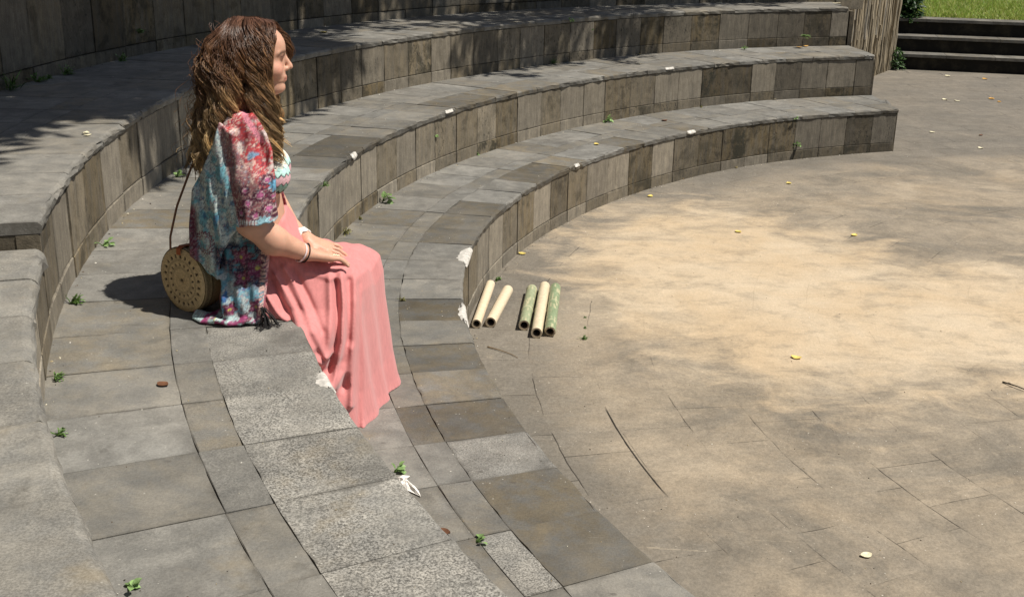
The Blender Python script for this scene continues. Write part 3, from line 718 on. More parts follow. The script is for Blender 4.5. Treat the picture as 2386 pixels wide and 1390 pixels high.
    body = mesh_obj('body', V, Fc, n.m, root, True, {'slab': skin})

    # ---------------- skirt
    K = Vol((-.10, -.36, -.334), (.52, .27, .30), .0032)
    X, Y, Z = np.meshgrid(*K.ax, indexing='ij', sparse=True)
    P = [(.02, .27), (.133, .262), (.150, .225), (.185, .165), (.235, .143), (.30, .136), (.345, .122), (.374, .094), (.385, .048), (.388, -.03), (.396, -.12), (.404, -.22), (.418, -.30), (.432, -.345), (.20, -.345), (.165, -.20), (.150, -.05), (.145, .004), (-.06, .004), (-.07, .08), (-.05, .18), (-.03, .24)]
    low = sstep(Z, .06, -.34)
    fr = .055+.075*low
    xs = X-.36*np.clip(Y, -.3, .12)*sstep(X, .10, .30)+0*Z            # the near knee is set back from the far one
    # pleats of the front, between the knees and beside them
    ple = .009*np.cos((Y+.05)*2*pi/.115+.8*np.sin(Z*5))*(.25+.45*low)*sstep(xs, .25, .36)
    vall = .020*np.exp(-((Y-.012)/.030)**2)*sstep(X, .15, .26)+.010*sstep(np.abs(Y), .10, .17)
    sec = .10+.05*sstep(Z, .2, -.1)
    d2 = poly_sd((xs-ple).astype(np.float32), (Z+vall+0*X).astype(np.float32), P)
    # half width, wider towards the seat and the ground where the cloth fans out
    wn = .142+.080*sstep(Z, .12, -.05)+.055*sstep(Z, .03, -.02)*np.exp(-((X-.16)/.075)**2)+.03*sstep(Z, -.1, -.33)-.030*sstep(X, .06, -.06)-.05*sstep(Z, .16, .25)
    ug = X+.45*Z                                                        # folds run down and forward
    fo = 0
    def crease(L, wd, dp, side=0.):
        d = seg_d(X[:, :, 0]+0*Z[:, 0], 0*X[:, :, 0]+Z[:, 0], L); return (dp*np.exp(-(d/wd)**2)).astype(np.float32)[:, None, :]
    for L, wd, dp in (
            # ridges (+) and hollows (-): falls from the near knee, swags by the seat edge, gathers at the hip
            ([(.283, .112), (.286, .04), (.276, -.06), (.254, -.15), (.224, -.21)], .011, .017), ([(.268, .090), (.270, .02), (.262, -.06), (.238, -.14)], .009, -.014),
            ([(.250, .110), (.248, .03), (.243, -.04), (.232, -.085)], .010, .010), ([(.303, .085), (.301, 0), (.293, -.1), (.276, -.2)], .011, -.013),
            ([(.324, .10), (.316, 0), (.308, -.12), (.298, -.25)], .010, .014), ([(.336, .07), (.332, -.05), (.326, -.2), (.318, -.33)], .009, -.010),
            ([(.350, .10), (.349, -.05), (.347, -.2), (.337, -.33)], .011, .010), ([(.366, .06), (.368, -.1), (.372, -.3)], .009, -.009),
            ([(.382, .1), (.388, -.05), (.400, -.2), (.42, -.32)], .010, .010),
            ([(.125, .140), (.165, .06), (.203, -.02), (.226, -.085)], .010, .008), ([(.145, .135), (.185, .06), (.222, -.02)], .009, -.007),
            ([(.10, .12), (.135, .05), (.170, -.02), (.195, -.06)], .010, .008), ([(.088, .10), (.12, .03), (.155, -.03)], .008, -.006),
            ([(.072, .07), (.098, .025), (.140, -.012)], .009, .007),
            ([(.150, -.05), (.178, -.110), (.212, -.168), (.250, -.185), (.285, -.15), (.303, -.09)], .014, .016), ([(.165, -.04), (.195, -.088), (.222, -.108), (.244, -.088)], .011, .014), ([(.170, -.075), (.200, -.130), (.235, -.150), (.268, -.12)], .014, -.006),
            ([(.20, -.21), (.25, -.235), (.29, -.2)], .014, -.005), ([(.19, .122), (.23, .108), (.27, .100)], .008, .005)):
        fo = fo+crease(L, wd, dp*1.6)
    fo = fo+.0016*np.cos((X+.55*Z)*2*pi/.019+2*np.sin(Z*7))*sstep(Z, -.05, .06)*sstep(X, .02, .06)*sstep(X, .20, .12)
    dl = np.where(Y < 0, -Y-(wn+fo), Y-(.150+.04*low+.006*np.cos(X*2*pi/.05)))
    d = smax(d2, dl, .075)
    d = np.maximum(d, (-.3322-Z)+0*X)
    K.D = d.astype(np.float32)*.8
    K.D[:, :, 0] = 1; K.D[0] = 1; K.D[-1] = 1; K.D[:, 0] = 1; K.D[:, -1] = 1
    V, Fc = K.mesh(1)
    n = NT('pink_jersey'); P_ = n.coord(); w = n.noise(n.scale(P_, (1, 1, .25)), 120, 3)
    n.color(n.mul(n.mix(n.noise(P_, 9, 4), (.56, .205, .198), (.62, .235, .225)), n.ramp(w, .3, .7, .93, 1.06))); n.b.inputs['Roughness'].default_value = .75
    n.b.inputs['Sheen Weight'].default_value = .25; n.b.inputs['Sheen Roughness'].default_value = .5; n.bump(w, .15, .002)
    mesh_obj('skirt', V, Fc, n.m, root, True)

    # ---------------- crochet top
    T = Vol((-.09, -.16, .28), (.17, .16, .50), .0030)
    T.ell((.028, 0, .41), (.092, .132, .145), .02)
    for sy in (-1, 1): T.ell((.090, .066*sy, .386), (.062, .062, .060), .02)
    sl = (slice(None),)*3; Zt = T.ax[2][None, None]; Yt = T.ax[1][None, :, None]
    T.D = np.maximum(T.D, np.maximum(.316-Zt, Zt-.455)+0*T.D)
    V, Fc = T.mesh(2); f, l, z = V.T
    zig = z+.009*np.abs(((l*1.+f*.8)/.026) % 1-.5)*2
    bands = [(.345, (.62, .40, .30)), (.352, (.03, .035, .03)), (.370, (.26, .48, .40)), (.374, (.05, .05, .05)), (.395, (.72, .45, .48)), (.400, (.04, .06, .06)), (.418, (.48, .72, .66)), (.438, (.80, .78, .66)), (.444, (.35, .2, .1)), (.6, (.74, .72, .70))]
    col = np.zeros((len(V), 3)); lo = 0
    for hi, c in bands: col[(zig >= lo) & (zig < hi)] = c; lo = hi
    col *= (.8+.35*vnoise(f*420, z*420+l*300))[:, None]
    mesh_obj('crochet_top', V, Fc, attr_mat('crochet_cotton', .85, .15, 250), root, True, {'slab': col})

    # ---------------- kimono
    N = Vol((-.16, -.29, .001), (.185, .22, .62), .0034)
    X, Y, Z = np.meshgrid(*N.ax, indexing='ij', sparse=True); X0 = (X+0*Z)[:, 0, :]; Z0 = (Z+0*X)[:, 0, :]
    ruf = .0030*np.cos((X+Z*.22)*2*pi/.046+1.1*np.sin(Z*7))+.0012*np.cos((X-Z*.15)*2*pi/.021+1.5*np.sin(Z*5+1))
    def panel(P, l0, th, k=.012, add=0.03):
        d2 = poly_sd(X0.astype(np.float32), Z0.astype(np.float32), P)[:, None, :]
        N.put((slice(None),)*3, smax(d2+0*Y, np.abs(Y-l0-ruf*1.8)-th, .008).astype(np.float32), add)
    # sleeve over the upper arm, hollow at its hem
    sh = np.array((.025, -.10, .545))
    N.capsule((.022, -.045, .550), (.026, -.128, .524), .030, .046, .02); N.capsule((.026, -.138, .515), (.046, -.184, .39), .046, .054, .03); N.capsule((.046, -.186, .39), (.056, -.200, .27), .055, .064, .02)
    N.ell((.012, 0, .53), (.048, .14, .045), .03)
    N.capsule((.03, .045, .565), (.03, .15, .53), .03, .05, .02); N.capsule((.03, .155, .525), (.06, .19, .36), .054, .055, .03)
    # front edge of the near side from the neck to the sleeve hem
    panel([(.06, .575), (.095, .520), (.108, .475), (.106, .39), (.100, .292), (.06, .296), (.03, .40), (.03, .55)], -.165-.05*sstep(Z, .52, .30)*1.0, .014)
    N.D += (ruf*.55*sstep(Z, .56, .48)).astype(np.float32)
    N.D = np.maximum(N.D, ((.292+.12*(X-.06)+.002*np.cos(X*150))-Z+0*Y).astype(np.float32))
    sl, Xh, Yh, Zh = N.win((-.03, -.28, .26), (.14, -.12, .36))
    N.cut(sl, (np.sqrt(((Xh-.055)/.040)**2+((Yh+.200)/.040)**2)-1)*.04+np.maximum(Zh-.335, 0), .006)
    # loose cape-like back of the sleeve, hanging to the hip
    panel([(-.026, .560), (-.046, .50), (-.090, .405), (-.112, .37), (-.126, .277), (-.130, .18), (-.100, .160), (-.086, .134), (-.055, .128), (-.036, .205), (.016, .286), (.028, .40), (.02, .52)], -.125-.06*sstep(X, -.12, -.02)-.02*sstep(Z, .5, .3), .007, add=.02)
    # back
    bx = np.interp(N.ax[2], [.17, .28, .40, .50, .56], [.128, .126, .092, .055, .030])[None, None]; db = np.sqrt(((X-.01)/bx)**2+(Y/.165)**2)-1
    N.put((slice(None),)*3, np.maximum(np.maximum(np.abs(db*bx)-.006+ruf, X-.01), np.maximum(.17-Z, Z-.53)).astype(np.float32), .02)
    # lower panel over the hip and out on the seat
    l0 = -.158-.048*sstep(Z, .20, .03)
    panel([(-.035, .27), (.05, .255), (.088, .190), (.080, .12), (.064, .012), (0, .004), (-.045, .004), (-.050, .06), (-.045, .15)], l0, .011, add=.02)
    dh = np.sqrt(((X-.01)/.075)**2+((Y-.01)/.170)**2)-1
    N.put((slice(None),)*3, np.maximum(np.maximum(dh*.08+.002*np.cos((X+Y)*120), X-.06+.2*np.abs(Z-.1)), np.maximum(.003-Z, Z-.2)).astype(np.float32), .03)
    sl, Xs, Ys, Zs = N.win((-.15, -.27, 0), (.07, -.12, .05)); N.put(sl, (np.maximum(np.abs(Zs-.010-.005*np.cos(Xs*90+Ys*60))-.006, poly_sd((Xs+0*Ys)[:, :, 0].astype(np.float32), (Ys+0*Xs)[:, :, 0].astype(np.float32), [(-.135, -.165), (-.11, -.205), (-.05, -.235), (.01, -.24), (.062, -.225), (.06, -.13), (-.13, -.13)])[:, :, None])).astype(np.float32), .012)
    # far front edge, hanging open in front of the waist
    P = [(.10, .40), (.125, .30), (.150, .20), (.162, .160), (.148, .135), (.132, .165), (.112, .24), (.095, .32)]
    panel(P, .105, .006, add=.004)
    for q in (0, -1): N.D[q] = 1; N.D[:, q] = 1; N.D[:, :, q] = 1
    V, Fc = N.mesh(1); f, l, z = V.T
    mesh_obj('kimono', V, Fc, attr_mat('printed_viscose', .62, .10, 200, spec=.35), root, True, {'slab': kimono_print(f, l, z)})
    # tassel of the kimono hem
    MBt = MB()
    for i in range(26):
        a0 = np.array((.064+rng.gauss(0, .003), -.232+rng.gauss(0, .004), .052)); e = a0+np.array((.012+rng.gauss(0, .012), -.012+rng.gauss(0, .012), -.05))
        V, Fc = tube([a0, (a0+e)/2+np.array((.004, 0, 0)), e, e+np.array((rng.gauss(0, .01), rng.gauss(-.006, .01), .002))], .0016, 4); MBt.add(V, Fc, (.02, .018, .018))
    MBt.build('tassel', attr_mat('black_thread', .8), root)

    # ---------------- bracelets and ring
    def ring_band(name, c, axis, rx, ry, r, colr, seg=40, wob=0., n_=6):
        axis = np.array(axis, float); axis /= np.linalg.norm(axis); u = np.cross(axis, (0, 0, 1.)); u /= np.linalg.norm(u); v = np.cross(axis, u)
        A = np.linspace(0, 2*pi, seg, endpoint=False); m = MB()
        Pp = np.array(c)+np.cos(A)[:, None]*u*rx+np.sin(A)[:, None]*v*ry+axis*(wob*np.sin(A*7))[:, None]
        T = np.roll(Pp, -1, 0)-np.roll(Pp, 1, 0); T /= np.linalg.norm(T, axis=1)[:, None]
        R = (Pp-np.array(c)); R /= np.linalg.norm(R, axis=1)[:, None]; Q = np.cross(T, R); Vv = []
        for i in range(seg):
            for k in range(n_):
                b = 2*pi*k/n_; Vv.append(Pp[i]+r[0]*math.cos(b)*R[i]+r[1]*math.sin(b)*Q[i])
        m.add(np.array(Vv), grid_faces(seg, n_, True, True), colr)
        return m.build(name, attr_mat(name+'_material', .6, .2, 200), root, True)
    fw = np.array((.80, .45, -.45))
    ring_band('bracelet', (.172, -.146, .183), fw, .0290, .0275, (.0016, .0026), (.74, .60, .60))
    ring_band('bracelet', (.181, -.141, .1785), fw, .0285, .027, (.0017, .0020), (.02, .015, .013))
    ring_band('bracelet', (.186, -.138, .178), fw+np.array((.1, -.2, .1)), .0290, .0275, (.0018, .0018), (.03, .015, .012))
    for k in range(4): ring_band('bracelet', np.array((.168, .048, .179))+k*.006*np.array((.62, -.6, -.3)), (.62, -.6, -.35), .0262, .0255, (.0030, .0030), (.72, .68, .63), wob=.0025)
    rc = hp(.088, -.010, .0125); m = MB()
    for a_, b_, s_ in ((0, 0, .007), (.009, .002, .006), (-.008, -.002, .006), (.016, .003, .004), (-.015, -.003, .004)):
        bm = bmesh.new(); bmesh.ops.create_icosphere(bm, subdivisions=2, radius=1); vs = np.array([v.co for v in bm.verts]); fs = [[v.index for v in q.verts] for q in bm.faces]; bm.free()
        m.add(rc+hd*a_*.9+sd*b_+vs*np.array((s_, s_*.8, s_*.55)), fs, (.62, .52, .36))
    rm = attr_mat('old_silver', .3, .3, 300); rm.node_tree.nodes['Principled BSDF'].inputs['Metallic'].default_value = .8
    m.build('ring', rm, root, True)
    make_hair(root)
    return root

def kimono_print(f, l, z):
    n = len(f); s = np.abs(l)
    u = f+.35*s; v = z
    wx = fbm(u*46, v*46); wy = fbm(u*52+9, v*40+4)
    C = np.zeros((n, 3))
    def lay(m, c): C[:] = C*(1-m[:, None])+np.array(c)*m[:, None]
    teal, white, blue, burg, red, cream, mag, navy, pink = (.16, .40, .46), (.48, .55, .52), (.03, .14, .28), (.10, .014, .035), (.42, .035, .04), (.60, .46, .38), (.27, .035, .125), (.016, .018, .05), (.70, .24, .30)
    def ring(cx, cz, r, w, c, teeth=0, amp=0):
        d = np.hypot(u-cx, v-cz); a = np.arctan2(v-cz, u-cx); lay(sstep(np.abs(d-r-amp*np.cos(a*teeth)), w, w*.6), c)
    def disc(cx, cz, r, c, teeth=0, amp=0, sx=1.):
        d = np.hypot((u-cx)*sx, v-cz); a = np.arctan2(v-cz, u-cx); lay(sstep(d-r-amp*np.cos(a*teeth), .002, -.001), c)
    # pale teal ground with scale lines
    lay(np.ones(n), teal); lay(sstep(wx, .36, .54), white); lay(.8*sstep(wy, .60, .70)*sstep(fbm(u*11, v*9), .42, .6), blue)
    q = (v*62+.30*np.sign(np.sin(u*190))+.5*np.abs(np.sin(u*190))) % 1; lay(.75*sstep(np.abs(q-.5), .12, .06)*sstep(wy, .65, .5), (.05, .14, .20))
    # sleeve
    slv = sstep(f-(-.032+(.552-z)*.175), -.003, .003)*(v > .270)*(l < 0); C2 = C.copy()
    C[:] = np.array((.20, .06, .07)); lay(sstep(wx, .48, .62), (.30, .16, .15)); lay(.7*sstep(np.abs(wy-.5), .03, .012), cream)
    lay(sstep(np.abs(((u+v*.8)*70+5*wx) % 1-.5), .10, .05)*.5, (.52, .42, .38))
    up_ = sstep(v-.40+(f-.07)*1.67, -.012, .012); lay(up_, red); st = (u*1.1-v*.6+.05*wx)*95 % 1; lay(up_*.75*sstep(np.abs(st-.5), .22, .08)*sstep(wy, .36, .5), cream); lay(up_*sstep(wy, .62, .70)*.9, (.62, .54, .50)); lay(up_*sstep(wx, .58, .70)*.8, (.2, .02, .03)); lay(up_*sstep(fbm(u*90, v*90), .56, .66)*.6, (.62, .50, .42))
    lay(sstep(np.hypot((u-.135)*1.5+(v-.46)*.6, (v-.455)), .030, .022)*.85*(wx > .42), (.12, .34, .50))
    for cx, cz, r in ((.158, .372, .0125), (.170, .408, .009), (.128, .352, .0105), (.178, .335, .0105), (.148, .318, .009), (.180, .305, .0075), (.120, .385, .008), (.108, .325, .009), (.185, .365, .007)):
        disc(cx, cz, r+.006, (.07, .01, .03), 14, .002); disc(cx, cz, r*.8, mag, 5, r*.2, 1.3); disc(cx, cz, r*.45, (.45, .12, .26), 5, r*.15); ring(cx, cz, r*.75, .0011, (.5, .36, .36))
    lay(sstep(np.abs(v-.3), .008, .004)*sstep(np.abs((u*130) % 1-.5), .3, .2), (.55, .62, .62))
    disc(.168, .30, .016, (.35, .62, .70), 9, .003); disc(.187, .392, .013, (.14, .42, .62), 7, .003)
    C[:] = C2*(1-slv[:, None])+C*slv[:, None]
    # pink band along the neckline
    bd = sstep(np.abs((f-.052)+.62*(z-.555)+.0), .010, .007)*(z > .50)*(l < .02); lay(bd, pink)
    # medallion on the drape and dark back
    ring(-.025, .225, .030, .0035, (.12, .02, .05), 18, .003); ring(-.025, .225, .021, .0016, (.25, .08, .12))
    lay(sstep(f, -.098, -.112)*sstep(z, .34, .31), burg); lay(sstep(f, -.098, -.112)*sstep(z, .34, .31)*sstep(np.abs(wx-.5), .04, .02), (.28, .10, .14))
    lay(sstep(l, -.03, .0)*.9, (.13, .012, .02))
    # lower panel
    lw = sstep(z+.9*(f-.0)*0, .235, .215)*sstep(f, -.068, -.052)*(l < -.06); lw = np.maximum(lw, (z < .12)*1.); C2 = C.copy()
    C[:] = np.array(navy); lay(sstep(wy, .50, .60), (.05, .20, .26)); 
    low = sstep(z+.6*(f-.04), .115, .085); lay(low*.85, (.40, .46, .45)); lay(low*sstep(wx, .46, .58), (.12, .30, .38)); lay(low*sstep(wy, .62, .70), (.03, .12, .30))
    for cx, cz, r in ((.045+.07, .150, .026), (.01+.07, .125, .018), (.05+.07, .050, .016), (-.02+.07, .045, .014), (.005+.07, .185, .020), (-.06+.07, .02, .016), (.02+.07, .018, .012)):
        disc(cx, cz, r*1.25, (.06, .008, .03), 5, r*.3); disc(cx, cz, r*.8, (.16, .02, .07), 5, r*.25); disc(cx, cz, r*.22, (.45, .40, .08))
    lay(sstep(z, .034, .028)*sstep(wx, .45, .55), mag); lay(sstep(z, .032, .026)*sstep(wy, .52, .60), (.45, .62, .60))
    lay(sstep(f-(.052+.10*z), -.008, -.004)*sstep(np.abs((z*75+2*wx) % 1-.5), .34, .2), (.62, .40, .34)); lay(sstep(f-(.060+.12*z), -.003, .001), (.40, .10, .13)); lay(sstep(f-(.060+.12*z), -.003, .001)*sstep(wx, .5, .56), (.70, .45, .42))
    C[:] = C2*(1-lw[:, None])+C*lw[:, None]
    far = ((l > .06))*1.; lay(far, (.20, .022, .035))
    # small paisley motifs all over
    g_ = .0125; iu = np.floor(u/g_).astype(int); iv = np.floor(v/g_).astype(int); r1 = _vn[iu % 64, iv % 64]; r2 = _vn[(iu+31) % 64, (iv+17) % 64]
    du = u/g_-iu-.5-(r1-.5)*.4; dv = v/g_-iv-.5-(r2-.5)*.4; dd_ = np.hypot(du, dv*(.8+.5*r1)); lum = C.mean(1)
    dark_ = sstep(np.abs(dd_-.36), .10, .05)*(.35+.35*r2); lay(dark_*sstep(lum, .06, .2), (.07, .05, .08)); lay(dark_*sstep(lum, .16, .05)*.7, (.40, .34, .32))
    lay(sstep(dd_, .20, .12)*.45*(r1 > .45), (.38, .06, .10)); lay(sstep(dd_, .20, .12)*.4*(r1 < .3), (.10, .30, .40))
    C[:] = C*.93+C.mean(1)[:, None]*.04
    C *= (.78+.44*vnoise(f*260+l*110, z*300))[:, None]
    return np.clip(C, .005, .9)

def make_hair(root):
    hr = random.Random(3)
    # dense inner volume so that the strands never show gaps
    h = .006; Hh = Vol((-.19, -.20, .36), (.20, .20, .85), h)
    Hh.ell((.048, 0, .738), (.086, .075, .062), .02); Hh.ell((.014, 0, .69), (.058, .078, .085), .04)
    for sy in (-1, 1):
        Hh.capsule((-.01, .045*sy, .67), (-.045, .06*sy, .55), .048, .034, .04); Hh.capsule((-.045, .06*sy, .55), (-.074, .055*sy, .45), .034, .016, .03)
        Hh.capsule((.060, .073*sy, .715), (.082, .080*sy, .60), .024, .024, .03); Hh.capsule((.080, .080*sy, .60), (.100, .088*sy, .46), .022, .008, .03)
    Hh.capsule((-.02, 0, .66), (-.080, 0, .45), .04, .014, .04)
    sl, X, Y, Z = Hh.win((.10, -.062, .60), (.19, .062, .79)); Hh.cut(sl, np.maximum(np.abs(Y)-.058, np.maximum(.119-X, Z-.776)), .010)
    V, Fc = Hh.mesh(2)
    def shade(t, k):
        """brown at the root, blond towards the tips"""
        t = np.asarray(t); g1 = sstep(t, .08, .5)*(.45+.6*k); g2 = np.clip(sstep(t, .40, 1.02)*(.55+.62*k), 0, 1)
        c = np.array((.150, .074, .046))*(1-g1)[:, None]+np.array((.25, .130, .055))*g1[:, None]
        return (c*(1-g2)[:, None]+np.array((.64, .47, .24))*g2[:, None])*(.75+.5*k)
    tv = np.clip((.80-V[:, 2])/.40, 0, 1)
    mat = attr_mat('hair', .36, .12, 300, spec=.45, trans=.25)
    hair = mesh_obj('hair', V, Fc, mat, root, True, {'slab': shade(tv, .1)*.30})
    mb = MB()
    def spline(P, m):
        P = np.array(P, float); k = len(P); s = np.linspace(0, k-1, m); i = np.clip(s.astype(int), 0, k-2); t = (s-i)[:, None]
        Pe = np.vstack([2*P[0]-P[1], P, 2*P[-1]-P[-2]]); a, b, c, d = Pe[i], Pe[i+1], Pe[i+2], Pe[i+3]
        return .5*((2*b)+(-a+c)*t+(2*a-5*b+4*c-d)*t**2+(-a+3*b-3*c+d)*t**3)
    NC = 440; M = 40
    for ci in range(NC):
        side = -1 if ci % 10 < 7 else 1
        layer = hr.random()**.5                                    # outer layers most often
        front = hr.random() < .46
        psi = math.radians(hr.uniform(22, 88) if front else hr.uniform(80, 186)); hx, hy = math.cos(psi), math.sin(psi)
        if front:
            w = hr.random(); lg = hr.random()**.7; e = .006*layer
            root_f = .048+.062*hr.random()*(1 if hx > .5 else .7)
            P = [(root_f, side*(.004+.012*hr.random()), .800+.012*layer-max(0, root_f-.075)*.25),
                 (min(.122, root_f+.020*hx), side*(.040+.012*hr.random()), .788+.006*layer),
                 (min(.050+.080*hx, .121) if side < 0 else .050+.105*hx, side*(.068+.012*layer), .748+hr.uniform(-.01, .01)),
                 (min(.052+.082*hx, .121)-.004*w if side < 0 else .050+.108*hx, side*(.074+.020*layer), .690),
                 (.060+.042*w+e, side*(.074+.030*layer), .622+hr.uniform(-.01, .01)), (.066+.042*w+e, side*(.080+.038*layer), .550),
                 (.074+.042*w+hr.gauss(0, .005), side*(.078+.042*layer), .485+.03*(1-lg)), (.078+.042*w+hr.gauss(.002, .007), side*(.074+.040*layer), .420+.095*(1-lg))]
        else:
            b = (math.degrees(psi)-80)/106; lg = hr.random()**.6; yl = max(.0, hy)
            P = [(.045-.030*b-.02*hr.random(), side*(.004+.012*hr.random()), .803+.012*layer-.012*b),
                 (.030-.060*b, side*(.020+.045*yl), .786+.008*layer-.02*b),
                 (.030+.075*hx-.010*layer*b, side*(.012+(.066+.016*layer)*yl), .735+hr.uniform(-.01, .01)),
                 (.022+.084*hx-.014*layer*b, side*(.010+(.074+.022*layer)*yl), .675),
                 (.022-.084*b-.012*layer+hr.gauss(0, .006), side*(.010+(.085+.024*layer)*yl)+hr.gauss(0, .008), .612),
                 (.006-.078*b-.014*layer+hr.gauss(0, .008), side*(.010+(.090+.026*layer)*yl)+hr.gauss(0, .010), .552),
                 (-.022-.064*b-.014*layer+hr.gauss(0, .010), side*(.012+(.090+.026*layer)*yl)+hr.gauss(0, .012), .490),
                 (-.046-.050*b-.014*layer+hr.gauss(0, .012), side*(.012+(.088+.026*layer)*yl)+hr.gauss(0, .014), .462-.085*lg)]
        P = spline(P, M); t = np.linspace(0, 1, M)
        amp = hr.uniform(.011, .022); fq = hr.uniform(3.2, 5.2); ph = hr.uniform(0, 6.28); tone = hr.random()**1.15; nst = 25; bl = hr.uniform(.82, 1.12)
        for k in range(nst):
            a1 = hr.uniform(0, 6.28); spd = hr.random()**.6; rad = spd*.0100*(.45+.85*np.sin(pi*np.clip(t*.85+.12, 0, 1)))*(1-.45*t)
            ph2 = ph+hr.gauss(0, .18); q = 2*pi*fq*t**1.1+ph2; ga = amp*sstep(t, .10, .50)*hr.uniform(.8, 1.2)
            off = np.stack([np.cos(q)*ga+np.cos(a1+t*2)*rad, np.sin(q+.5)*ga*.9+np.sin(a1+t*2)*rad, np.cos(q*1.1+1)*ga*.35+np.sin(a1*3)*rad*.3], 1)
            ln = hr.uniform(.88, 1.0); tt = np.linspace(0, ln, M); S = np.stack([np.interp(tt, t, (P+off)[:, x]) for x in range(3)], 1)
            # keep the face free
            inside = (S[:, 0] > .119) & (np.abs(S[:, 1]) < .066) & (S[:, 2] < .776) & (S[:, 2] > .59)
            S[inside, 0] = .119
            lim = np.interp(S[:, 2], [.56, .60, .66, .70, .74, .79], [.2, .121, .116, .119, .125, .140]); near = (S[:, 1] < 0) & (S[:, 0] > lim); S[near, 0] = lim[near]-.25*(S[near, 0]-lim[near])
            r = .00068*(1-.5*t**2)+.00016
            Vs, Fs = tube(S, r, 3, False)
            c = shade(t*bl, np.clip(tone+hr.gauss(0, .16), 0, 1))*hr.uniform(.75, 1.3)*(.72+.56*tone)
            mb.add(Vs, Fs, np.repeat(c, 3, 0))
    for _ in range(170):                                            # fly-away strands
        psi = math.radians(hr.uniform(30, 190)); side = -1 if hr.random() < .7 else 1; hx, hy = math.cos(psi), math.sin(psi); k = hr.uniform(.98, 1.10); z0 = hr.uniform(.50, .80)
        bk = np.interp(z0, [.45, .6, .8], [-.085, -.03, .03]); rx = np.interp(z0, [.45, .6, .74, .81], [.05, .075, .095, .06]); c0 = np.array((bk+rx*hx*k+(.055 if hx > .3 and z0 < .62 else 0), side*(.02+rx*1.05*max(.1, hy))*k, z0))
        if c0[0] > .075 and z0 > .56: continue
        d = np.array((hr.gauss(0, .35), hr.gauss(0, .35), -1.)); L = hr.uniform(.04, .10); t = np.linspace(0, 1, 14)[:, None]; w = hr.uniform(.004, .012); a1 = hr.uniform(0, 6.28)
        S = c0+d*L*t+w*np.hstack([np.cos(9*t+a1), np.sin(9*t+a1), .3*np.cos(7*t)]); Vs, Fs = tube(S, .0006, 3, False); mb.add(Vs, Fs, shade(np.array([(.82-z0)/.42]), hr.random())[0]*1.2)
    mb.build('hair_strands', mat, hair, True)
PERSON = make_person()

